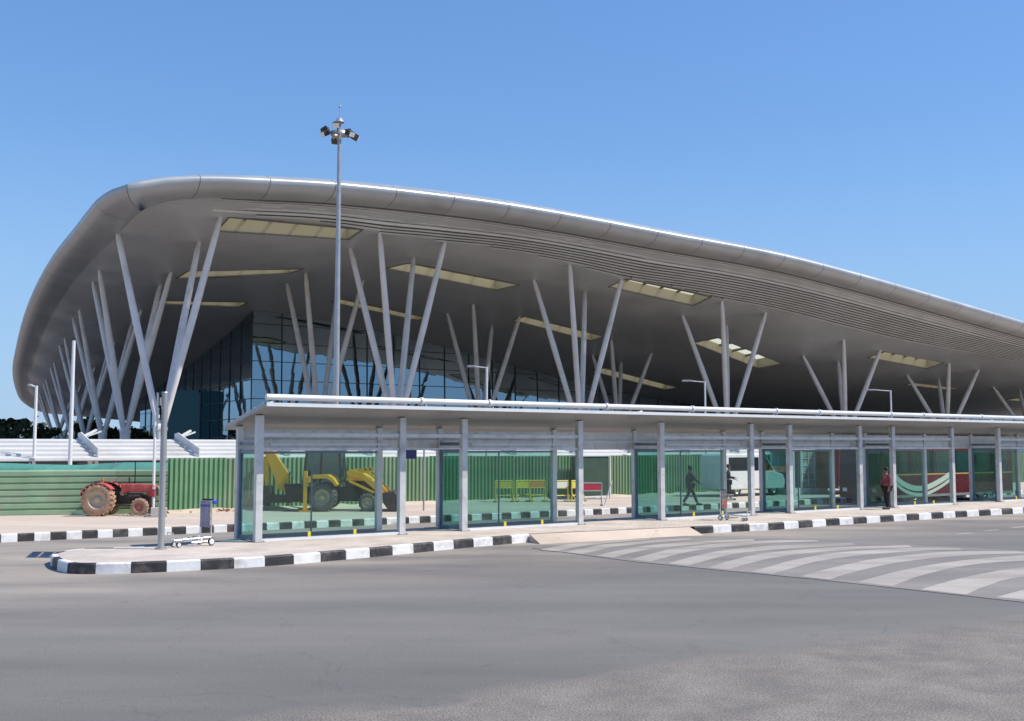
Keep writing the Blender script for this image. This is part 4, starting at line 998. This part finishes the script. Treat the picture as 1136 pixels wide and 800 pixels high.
# ------------------------------------------------------------------ backhoe loader
M['cat'] = mat('machine_yellow', (.88, .42, .015), .45, noise=.12, nscale=2.5, dirt=(.55, .32, .10), dscale=2.5)
M['cabglass'] = curtain('cab_glass', (.03, .05, .06), (.35, .45, .5))
bg_ = G(358, 567.5, ISL); SB = 27.9 * 43.0 / bg_.y / 1.0
sB = bg_.y / 1200
def L(px, py): return ((px - 358) * sB, (567.5 - py) * sB)
bh = thing('backhoe_loader', 'yellow backhoe loader with dark cab, seen through the nearest glass shelter', 'backhoe loader', bg_, 0)
wheel(bh, 0, 0, .57, .57, .42, M['grey_rubber'], M['rimcream']); wheel(bh, -.1, 1.75, .57, .57, .42, M['grey_rubber'], M['rimcream'], 1)
fx = L(407, 0)[0]
wheel(bh, fx, 0.1, .36, .36, .28, M['grey_rubber'], M['rimcream'], lugs=16); wheel(bh, fx - .05, 1.6, .36, .36, .28, M['grey_rubber'], M['rimcream'], 1, lugs=16)
b = mk(); b.b2(-.9, fx + .3, .55, 1.2, .38, .78); b.b2(-1.6, -.6, .4, 1.35, .35, .95); b.b2(-1.1, 2.2, .5, 1.25, .7, .95); b.tube((0, .1, .57), (0, 1.7, .57), .12, .12, 10); b.tube((fx, .1, .36), (fx, 1.6, .36), .07, .07, 8)
b.b2(-2.2, -1.4, .55, 1.2, .32, .62); b.build('chassis', M['darkmetal'], bh)
b = mk(); b.prism([L(380, 534), L(384, 526), L(400, 526), L(410, 531), L(412, 535)], .45, 1.3); b.build('hood', M['cat'], bh, bevel=.03)
b = mk(); b.prism([L(380, 543), L(380, 534.5), L(411, 535.5), L(411, 543)], .5, 1.25)
for k in range(6): x_ = L(384 + k * 4, 0)[0]; b.b2(x_, x_ + .05, .46, .52, L(0, 542)[1], L(0, 536)[1])
b.build('engine_side', M['darkmetal'], bh)
cb = [L(333, 537), L(337, 503), L(341, 500.5), L(373, 500.5), L(376, 504), L(379, 530), L(374, 540)]
b = mk(); b.prism(cb, .32, 1.42); b.build('cab', M['cabglass'], bh, bevel=.02)
b = mk(); b.prism([L(335, 503.5), L(337, 498), L(341, 496.5), L(374, 496.5), L(378, 499), L(378, 503.5)], .25, 1.5); b.build('cab_roof', M['black'], bh, bevel=.03)
b = mk()
for x0, x1 in ((334, 338), (353, 354.5), (376, 378.5)):
    for yy in (.30, 1.40): b.beam((L(x0, 0)[0], yy, L(0, 537)[1]), (L(x1 if x0 != 376 else 374, 0)[0], yy, L(0, 501)[1]), .07, .07)
b.build('cab_frame', M['black'], bh)
b = mk(); arc = [L(342, 536), L(342, 530), L(346, 527.5), L(364, 527), L(370, 531), L(375, 538)]; arc2 = [L(373, 540), L(368, 534), L(363, 531), L(347, 531.5), L(345, 536)]
b.prism(arc + arc2, -.28, .32); b.build('mudguard', M['cat'], bh)
b = mk(); b.prism([L(288, 503), L(292, 499.5), L(298, 501), L(316, 527), L(316, 542), L(311, 546), L(304, 544), L(301, 535)], .75, 1.0); b.tube((L(290, 503)[0], .6, L(290, 503)[1]), (L(290, 503)[0], 1.15, L(290, 503)[1]), .09, .09, 10); bo = b.build('boom', M['cat'], bh, bevel=.02)
b = mk(); b.beam((*L(297, 503)[:1], .88, L(0, 503)[1]), (L(320, 0)[0], .88, L(0, 530)[1]), .07, .07); b.build('hydraulic_ram', M['steel'], bo)
b = mk(); b.prism([L(286, 508), L(292, 506), L(294, 540), L(289, 541)], .78, .97); b.build('dipper', M['cat'], bh, bevel=.02)
b = mk(); b.prism([L(280, 541), L(296, 540), L(299, 556), L(290, 562), L(281, 556)], .55, 1.2); b.build('digging_bucket', M['darkmetal'], bh, bevel=.02)
b = mk(); b.prism([L(311, 538), L(334, 538), L(338, 560), L(316, 556)], .6, 1.15); b.build('swing_post', M['darkmetal'], bh)
for yy in (-.25, 1.9):
    b = mk(); b.b2(L(337.5, 0)[0], L(341.5, 0)[0], yy, yy + .14, .06, L(0, 523)[1]); b.b2(L(333, 0)[0], L(346, 0)[0], yy - .1, yy + .24, 0, .05); b.b2(L(337.8, 0)[0], L(341.2, 0)[0], yy + .1, .9, .7, .8); b.build('stabiliser_leg', M['cat'], bh)
for yy in (.12, 1.45):
    b = mk(); b.prism([L(383, 524), L(387, 521.5), L(401, 525.5), L(416, 537), L(424, 546), L(429, 556), L(425, 557), L(414, 543.5), L(400, 531.5), L(384, 528.5)], yy, yy + .14); b.build('loader_arm', M['cat'], bh, bevel=.01)
    b = mk(); b.beam((L(386, 0)[0], yy - .03, L(0, 534)[1]), (L(414, 0)[0], yy - .03, L(0, 547)[1]), .08, .09); b.beam((L(393, 0)[0], yy + .07, L(0, 523)[1]), (L(407, 0)[0], yy + .07, L(0, 521)[1]), .07, .1); b.beam((L(403, 0)[0], yy + .07, L(0, 521)[1]), (L(419, 0)[0], yy + .07, L(0, 536)[1]), .07, .07); b.beam((L(422, 0)[0], yy + .07, L(0, 541)[1]), (L(431, 0)[0], yy + .07, L(0, 550)[1]), .06, .07); b.build('lift_ram', M['cat'], bh)
b = mk(); b.prism([L(424, 547), L(437, 545.5), L(440, 550), L(441, 566), L(437, 567), L(430, 565), L(425, 558)], -.2, 1.95); b.build('front_bucket', M['darkmetal'], bh, bevel=.02)
b = mk(); b.tube((L(378, 0)[0], .3, L(0, 530)[1]), (L(380, 0)[0], .3, L(0, 508)[1]), .03, .03, 8); b.build('exhaust_pipe', M['black'], bh)

# ------------------------------------------------------------------ barricades, crates and other things by the far fence
M['hiyel'] = mat('barricade_yellow', (.62, .50, .08), .6, noise=.15, nscale=4)
M['signred'] = mat('barricade_red', (.6, .05, .08), .5)
def barricade(px, py, rz, label, m, plate=None):
    p = G(px, py, ISL); t = thing('barricade', label, 'barricade', p, rz, 'barricades by the far fence')
    b = mk()
    for x in (-.42, .42): b.tube((x, 0, .08), (x, 0, 1.0), .03, .03, 8); b.tube((x, -.28, .03), (x, .28, .03), .03, .03, 8); b.tube((x, -.25, .04), (x, 0, .45), .02, .02, 6)
    for z in (.3, .65, .98): b.tube((-.42, 0, z), (.42, 0, z), .03, .03, 8)
    b.build('frame', m, t)
    b = mk(); b.b2(-.38, .38, -.02, .02, .68, .94); b.build('plate', plate or m, t); return t
barricade(559, 557, .3, 'yellow barricade nearest the tall fence ribs, leftmost of the row', M['hiyel'])
barricade(580, 556.5, .7, 'yellow barricade beside the one with an orange plate', M['hiyel'])
barricade(596, 556.5, .5, 'yellow barricade with an orange plate', M['hiyel'], M['orange'])
barricade(622, 557, .6, 'yellow barricade with a pale plate behind the last glass of the nearest shelter', M['hiyel'], M['canopy_white'])
barricade(640, 556.5, .9, 'plain yellow barricade at the end of the row, next to the green cabin', M['hiyel'])
M['cabin_green'] = mat('cabin_green', (.035, .07, .045), .6, noise=.15, nscale=2)
p = G(661, 558, ISL)
t = thing('site_cabin', 'dark green site cabin behind the open gap between the two shelters', 'site cabin', P(UD(VD(660, 540, 41.2))[0], 41.2, ISL), ROT)
b = mk(); b.b2(-.75, .9, 0, .9, .08, 2.1); b.build('walls', M['cabin_green'], t, bevel=.02)
b = mk(); b.b2(-.8, .95, -.05, .95, 2.1, 2.16); b.build('roof', M['canopy_white'], t)
b = mk(); b.b2(.93, .99, -.06, 0, 0, 2.1); b.b2(-.84, -.78, -.06, 0, 0, 2.1); b.b2(-.78, .93, -.03, -.01, .08, .16); b.build('frame', M['canopy_white'], t)
t2 = barricade(657, 561, .1, 'low red plated barricade in front of the green cabin', M['steel'], M['signred'])
p = G(671, 559.5, ISL); b = mk(); b.beam((0, 0, 0), (.35, .25, 1.05), .05, .03); o = b.build('leaning_plank', M['canopy_white']); o.location = p; tag(o, 'thin pale plank leaning beside the green cabin', 'plank')

# white van behind the middle shelter
M['vanwhite'] = mat('van_white', (.74, .75, .75), .3, noise=.03, dirt=(.6, .58, .54), dscale=1.2)
uv, _ = UD(VD(803, 560, 39.0))
van = thing('white_van', 'white van parked beyond the lane behind the middle shelter', 'van', P(uv, 38.9, ISL), ROT)
b = mk(); b.prism([(0, .35), (0, 2.05), (.15, 2.2), (3.0, 2.2), (3.9, 1.25), (4.5, 1.1), (4.62, .8), (4.62, .35)], 0, 1.75); b.build('body', M['vanwhite'], van, bevel=.06)
b = mk(); b.prism([(3.1, 2.02), (3.72, 1.33), (2.7, 1.33), (2.7, 2.02)], -.008, .05); b.prism([(.3, 2.02), (2.55, 2.02), (2.55, 1.33), (.3, 1.33)], -.008, .05); b.build('window', M['cabglass'], van)
for x in (.9, 3.75): wheel(van, x, .12, .33, .33, .2, M['rubber'], M['steel'], lugs=0)
b = mk(); b.b2(4.55, 4.68, 0, 1.75, .35, .55); b.build('bumper', M['black'], van)
# pale booth with a gridded window
ub, _ = UD(VD(884, 560, 38.6))
t = thing('glazed_booth', 'pale booth with a large gridded window behind the middle shelter', 'booth', P(ub, 38.6, ISL), ROT)
b = mk(); b.b2(-.2, 2.6, 0, 1.6, 0, .35); b.b2(-.2, 2.6, 0, 1.6, 2.35, 2.5); b.b2(-.2, 2.6, 1.5, 1.6, .35, 2.35)
for x in (-.16, .5, 2.56): b.b2(x - .05, x + .05, 0, .1, .35, 2.35)
b.build('frame', M['vanwhite'], t)
b = mk(); b.b2(.55, 2.5, .03, .05, .4, 2.3); b.build('window', glass('booth_glass', (.85, .93, .92), 1, dust=.55), t)
b = mk()
for k in range(1, 4): b.b2(.55 + k * .49 - .015, .55 + k * .49 + .015, .0, .03, .4, 2.3)
for k in range(1, 5): b.b2(.55, 2.5, -.003, .027, .4 + k * .38 - .012, .4 + k * .38 + .012)
b.build('glazing_bars', M['vanwhite'], t)

# ------------------------------------------------------------------ maroon bus
M['maroon'] = mat('bus_maroon', (.12, .014, .022), .3, noise=.05, dirt=(.22, .07, .06), dscale=.8)
M['swoosh'] = mat('bus_swoosh', (.62, .74, .66), .35)
M['gold'] = mat('bus_gold', (.60, .42, .15), .4)
M['shade_black_glass'] = mat('shade_black_glass', (.008, .009, .012), .25)  # windscreen and front mask, blackened to carry the shade on the bus front
M['bus_glass'] = curtain('bus_glass', (.01, .035, .035), (.30, .42, .42))
u_b, _ = UD(VD(979, 555, 32.0)); 
bus = thing('city_bus', 'maroon bus with pale green swoosh parked behind the farther shelters', 'bus', P(u_b, 32.0, 0), ROT)
BL, BW, BH = 11.5, 2.5, 3.0
b = mk(); b.prism([(.05, .32), (0, 1.2), (.12, 2.8), (.3, BH), (BL - .1, BH), (BL, 2.7), (BL, .32)], 0, BW); b.build('body', M['maroon'], bus, bevel=.06)
b = mk()
for k in range(6):
    x = 1.15 + k * 1.65; b.b2(x, x + 1.55, -.012, .03, 1.52, 2.6)
b.build('side_windows', M['bus_glass'], bus)
b = mk(); b.add([(-.02, .06, 1.2), (-.02, BW - .06, 1.2), (.10, BW - .08, 2.86), (.10, .08, 2.86)], [(0, 1, 2, 3)]); b.build('windscreen', M['shade_black_glass'], bus)
b = mk(); b.b2(.25, 1.0, -.014, .02, .5, 2.6); dr = b.build('door', M['bus_glass'], bus); b = mk(); b.b2(.61, .64, -.03, -.014, .5, 2.6); b.build('door_seal', M['black'], dr)
b = mk(); b.b2(.05, BL, -.008, .02, 1.42, 1.48); b.build('gold_line', M['gold'], bus)
def band(pts, w_):
    b = mk(); c = catmull([(p[0], 0, p[1]) for p in pts], 8); vs = []
    for i, p in enumerate(c):
        t_ = c[min(i + 1, len(c) - 1)] - c[max(i - 1, 0)]; t_.normalize(); nn = Vector((-t_.z, 0, t_.x)) * w_
        vs += [(p.x + nn.x, -.014, p.z + nn.z), (p.x - nn.x, -.014, p.z - nn.z)]
    b.add(vs, [(2 * i, 2 * i + 1, 2 * i + 3, 2 * i + 2) for i in range(len(c) - 1)]); return b
for k, (w_, dz) in enumerate(((.13, 0), (.08, -.30))):
    band([(1.0, 1.38 + dz), (1.7, 1.0 + dz), (2.6, .78 + dz), (3.6, .80 + dz), (4.8, 1.12 + dz), (5.7, 1.45 + dz * .9)], w_).build('swoosh', M['swoosh'], bus, recalc=False)
for x in (2.6, BL - 2.8): wheel(bus, x, .14, .46, .46, .26, M['rubber'], M['steel'], lugs=0)
b = mk(); b.b2(.05, BL, -.01, .02, .34, .46); b.build('skirt', M['steel'], bus)
for yy in (.3, BW - .5): b = mk(); b.b2(-.03, .02, yy, yy + .25, .62, .8); b.build('headlight', M['lampglass'], bus)
b = mk(); b.beam((-.05, 0.05, 2.6), (-.45, -.1, 2.4), .04, .04); b.b2(-.55, -.4, -.18, -.06, 1.95, 2.4); b.build('mirror', M['black'], bus)

b = mk(); b.prism([(-.026, .36), (-.03, 1.19), (.02, 1.19), (.02, .36)], .05, BW - .05); b.build('grille', M['shade_black_glass'], bus)  # full-width black mask; shade of the bus front put into its colour
bus2 = dup(bus); bus2.location = P(UD(VD(930, 555, 37.2))[0], 37.2, ISL); bus2['label'] = 'second dark maroon bus, without a swoosh, half hidden behind the other bus'
for ch in list(bus2.children):
    if ch.name.split('.')[0] in ('swoosh', 'gold_line'): bpy.data.objects.remove(ch)
bus['group'] = bus2['group'] = 'maroon buses behind the shelters'
# ------------------------------------------------------------------ luggage trolleys
M['chrome'] = mat('trolley_steel', (.66, .67, .68), .25, .7)
M['blueplastic'] = mat('blue_plastic', (.03, .08, .45), .4)
M['boardgrey'] = mat('advert_board', (.30, .27, .34), .5, noise=.25, nscale=5, dirt=(.46, .44, .47), dscale=6)
M['boardred'] = mat('advert_board_red', (.30, .10, .09), .5, noise=.15, nscale=4)
M['boarddark'] = mat('advert_board_dark', (.10, .10, .11), .5)
def trolley(loc, rz, label, redboard=False):
    t = thing('luggage_trolley', label, 'luggage trolley', loc, rz, 'luggage trolleys left on the island')
    b = mk(); T = lambda a, c, r=.016: b.tube(a, c, r, r, 8)
    for y in (-.22, .22): T((0, y, .2), (-.95, y * .55, .17)); T((0, y, .1), (.0, y, 1.05), .018)
    for x in (-.2, -.4, -.6, -.8): w_ = .22 - (.22 * .45) * (-x / .95); T((x, -w_, .19), (x, w_, .19), .012)
    T((-.95, -.12, .17), (-.95, .12, .17)); T((0, -.22, .2), (0, .22, .2)); T((0, -.22, .62), (0, .22, .62)); T((-.95, -.12, .17), (-.99, -.12, .34), .012); T((-.95, .12, .17), (-.99, .12, .34), .012); T((-.99, -.12, .34), (-.99, .12, .34), .012)
    T((0, -.22, .1), (-.5, -.15, .1)); T((0, .22, .1), (-.5, .15, .1)); b.build('frame', M['chrome'], t)
    b = mk(); b.tube((.07, -.26, 1.06), (.07, .26, 1.06), .022, .022, 10); b.tube((0, -.22, 1.0), (.07, -.24, 1.06), .02, .02, 8); b.tube((0, .22, 1.0), (.07, .24, 1.06), .02, .02, 8); h_ = b.build('handle', M['black'], t)
    b = mk(); b.lathe([(0, -.025), (.055, -.025), (.065, 0), (.055, .025), (0, .025)], (.07, -.24, 1.02), 'y', 16); b.build('handle_cap', M['blueplastic'], h_)
    b = mk(); b.b2(-.035, -.02, -.20, .20, .42, 1.04); bd = b.build('board', M['boarddark'] if redboard else M['boardgrey'], t)
    b = mk()
    if redboard: b.b2(-.042, -.036, -.19, .19, .43, .74); b.build('poster', M['boardred'], bd)
    else: b.b2(-.042, -.036, -.195, .195, .90, .95); b.build('stripe', M['blueplastic'], bd)
    if redboard:
        b = mk(); T2 = lambda a, c, r=.01: b.tube(a, c, r, r, 6)
        for z in (.74, .9): T2((-.3, -.2, z), (-.3, .2, z)); T2((-.3, -.2, z), (0, -.2, z)); T2((-.3, .2, z), (0, .2, z))
        for y in np.linspace(-.2, .2, 6): T2((-.3, y, .74), (-.3, y, .9), .006)
        b.build('basket', M['chrome'], t)
    for x, y in ((0, -.24), (0, .24), (-.82, -.11), (-.82, .11)):
        r_ = .095 if x == 0 else .06
        b = mk(); b.lathe([(r_ * .5, -.02), (r_ * .95, -.02), (r_, 0), (r_ * .95, .02), (r_ * .5, .02)], (x, y, r_), 'y', 18); wh = b.build('wheel', M['black'], t)
        b = mk(); b.lathe([(r_ * .72, -.024), (.01, -.028)], (x, y, r_), 'y', 14); b.lathe([(r_ * .72, .024), (.01, .028)], (x, y, r_), 'y', 14); b.build('hub', M['white_steel'], wh)
    return t
p = G(228, 604.5, ISL); tA = trolley((p.x, p.y, ISL - .003), R(50), 'luggage trolley with a grey board and blue cap beside the thick steel post'); tA.scale = (1.08, 1.08, 1.12)
p = G(806, 577, ISL); trolley((p.x - .1, p.y, ISL - .003), R(140), 'luggage trolley with a maroon board before the middle shelter', True)

# ------------------------------------------------------------------ people
M['skin'] = mat('skin', (.30, .17, .11), .6); M['hair'] = mat('hair', (.015, .012, .01), .7)
def skinmesh(name, verts, edges, radii, m, parent, root=0, sub=2):
    me = bpy.data.meshes.new(name); me.from_pydata([tuple(v) for v in verts], edges, []); me.materials.append(m)
    o = bpy.data.objects.new(name, me); col.objects.link(o)
    if parent: o.parent = parent
    md = o.modifiers.new('skin', 'SKIN'); md.use_smooth_shade = True
    if not me.skin_vertices: me.attributes
    if len(me.skin_vertices) == 0:
        bpy.context.view_layer.objects.active = o
    for i, r_ in enumerate(radii):
        sv = me.skin_vertices[0].data[i]; sv.radius = r_ if isinstance(r_, tuple) else (r_, r_); sv.use_root = (i == root)
    s_ = o.modifiers.new('sub', 'SUBSURF'); s_.levels = sub; s_.render_levels = sub
    return o
def person(loc, rz, label, shirt, trousers, legs=(0, 0), arms=(0, 0), elbows=(.2, .2), lean=0):
    H = 1.70; t = thing('person', label, 'person', loc, rz)
    V = []; E = []; Rr = []
    def v(p, r_): V.append(Vector(p)); Rr.append(r_); return len(V) - 1
    def e(a, b_): E.append((a, b_))
    pel = v((0, 0, .93), (.15, .115)); wa = v((.01, 0, 1.08), (.135, .10)); ch = v((.02, 0, 1.28), (.155, .115)); ne0 = v((.01, 0, 1.42), (.07, .07)); ne = v((.02, 0, 1.48), .052)
    hd = v((.03, 0, 1.58), (.078, .088)); ht = v((.02, 0, 1.66), (.068, .075))
    for a, b_ in ((pel, wa), (wa, ch), (ch, ne0), (ne0, ne), (ne, hd), (hd, ht)): e(a, b_)
    J = {}
    for s_, ang, aa, el in ((1, legs[0], arms[0], elbows[0]), (-1, legs[1], arms[1], elbows[1])):
        hip = v((0, s_ * .095, .88), .095); kn = v((math.sin(ang) * .44 + .02, s_ * .10, .88 - math.cos(ang) * .42), .06); bend = ang - (.25 if ang < 0 else .05)
        an = v((V[kn].x + math.sin(bend) * .40, s_ * .10, max(V[kn].z - math.cos(bend) * .39, .08)), .042); ft = v((V[an].x + .17, s_ * .115, .035), (.045, .03))
        e(pel, hip); e(hip, kn); e(kn, an); e(an, ft)
        sh = v((.01, s_ * .19, 1.39), .062); eb = v((.01 + math.sin(aa) * .28, s_ * .235, 1.39 - math.cos(aa) * .28), .042); wr = v((V[eb].x + math.sin(aa + el) * .25, s_ * .22, V[eb].z - math.cos(aa + el) * .25), .027)
        e(ch, sh); e(sh, eb); e(eb, wr); dr = (V[wr] - V[eb]).normalized(); pl = v(V[wr] + dr * .06, (.034, .02)); e(wr, pl)
        for k in range(4):
            f1 = v(V[pl] + dr * .05 + Vector((.018 * (k - 1.5), 0, 0)), .009); f2 = v(V[f1] + dr * (.03 + .008 * (k in (1, 2))) + Vector((0, -s_ * .012, 0)), .008); e(pl, f1); e(f1, f2)
        th = v(V[wr] + dr * .05 + Vector((.035, 0, 0)), .011); e(wr, th)
        J[s_] = (hip, kn, an, ft, sh, eb, wr)
    body = skinmesh('body', V, E, Rr, M['skin'], t, root=pel)
    # clothing: shirt and trousers
    W, F_, Q = [], [], []
    def c(i, gr): W.append(V[i].copy()); r_ = Rr[i]; Q.append(tuple(x + gr for x in r_) if isinstance(r_, tuple) else r_ + gr); return len(W) - 1
    a = c(pel, .012); b_ = c(wa, .014); d_ = c(ch, .014); f_ = c(ne0, .01); F_ += [(a, b_), (b_, d_), (d_, f_)]
    for s_ in (1, -1):
        x = c(J[s_][4], .014); y = c(J[s_][5], .014); z = c(J[s_][6], .012); F_ += [(d_, x), (x, y), (y, z)]
    skinmesh('shirt', W, F_, Q, shirt, t)
    W, F_, Q = [], [], []; a = c(pel, .018)
    for s_ in (1, -1):
        x = c(J[s_][0], .018); y = c(J[s_][1], .02); z = c(J[s_][2], .022); F_ += [(a, x), (x, y), (y, z)]
    skinmesh('trousers', W, F_, Q, trousers, t)
    for s_ in (1, -1):
        fp = V[J[s_][3]]; b = mk(); b.b2(fp.x - .22, fp.x + .08, fp.y - .045, fp.y + .045, 0.0, .085); b.build('shoe', M['black'], t, bevel=.025)
    b = mk(); b.lathe([(0, .108), (.05, .10), (.085, .06), (.098, 0), (.09, -.05), (.06, -.08)], (.005, 0, 1.635), n=18); o = b.build('hair', M['hair'], t); smooth(o)
    b = mk(); b.lathe([(0, .03), (.012, .01), (.016, -.01), (0, -.02)], (.115, 0, 1.585), n=8); b.lathe([(0, .022), (.02, 0), (0, -.022)], (.03, .088, 1.585), n=8); b.lathe([(0, .022), (.02, 0), (0, -.022)], (.03, -.088, 1.585), n=8); b.build('nose_and_ears', M['skin'], t)
    b = mk()
    for y in (.032, -.032): b.lathe([(0, .01), (.01, 0), (0, -.01)], (.1, y, 1.61), n=8)
    b.b2(.096, .108, -.022, .022, 1.542, 1.549); b.build('eyes_and_mouth', M['black'], t)
    return t
M['cl_dark'] = mat('cloth_dark', (.025, .03, .04), .9); M['cl_navy'] = mat('cloth_navy', (.03, .05, .09), .9); M['cl_maroon'] = mat('cloth_maroon', (.24, .06, .08), .9, noise=.35, nscale=14); M['cl_black'] = mat('cloth_black', (.02, .02, .022), .9); M['cl_grey'] = mat('cloth_grey', (.10, .11, .12), .9)
SCL = .97
p = G(766, 561, ISL); t = person(P(UD(p)[0], UD(p)[1], ISL), R(10), 'person in dark clothes striding along the far pavement behind tinted glass', M['cl_navy'], M['cl_grey'], legs=(.42, -.35), arms=(-.4, .5), elbows=(.5, .5))
p = G(808.5, 555, ISL); t = person((p.x, p.y, ISL), R(-15), 'person in dark clothes standing by the white van with a forearm raised', M['cl_dark'], M['cl_black'], legs=(.1, -.05), arms=(.15, .25), elbows=(1.0, 1.2))
p = G(984.5, 565, ISL); t = person((p.x, p.y, ISL), R(200), 'person in a maroon patterned shirt standing at the front corner of the bus', M['cl_maroon'], M['cl_black'], legs=(.04, -.04), arms=(.05, .08), elbows=(.2, .3))
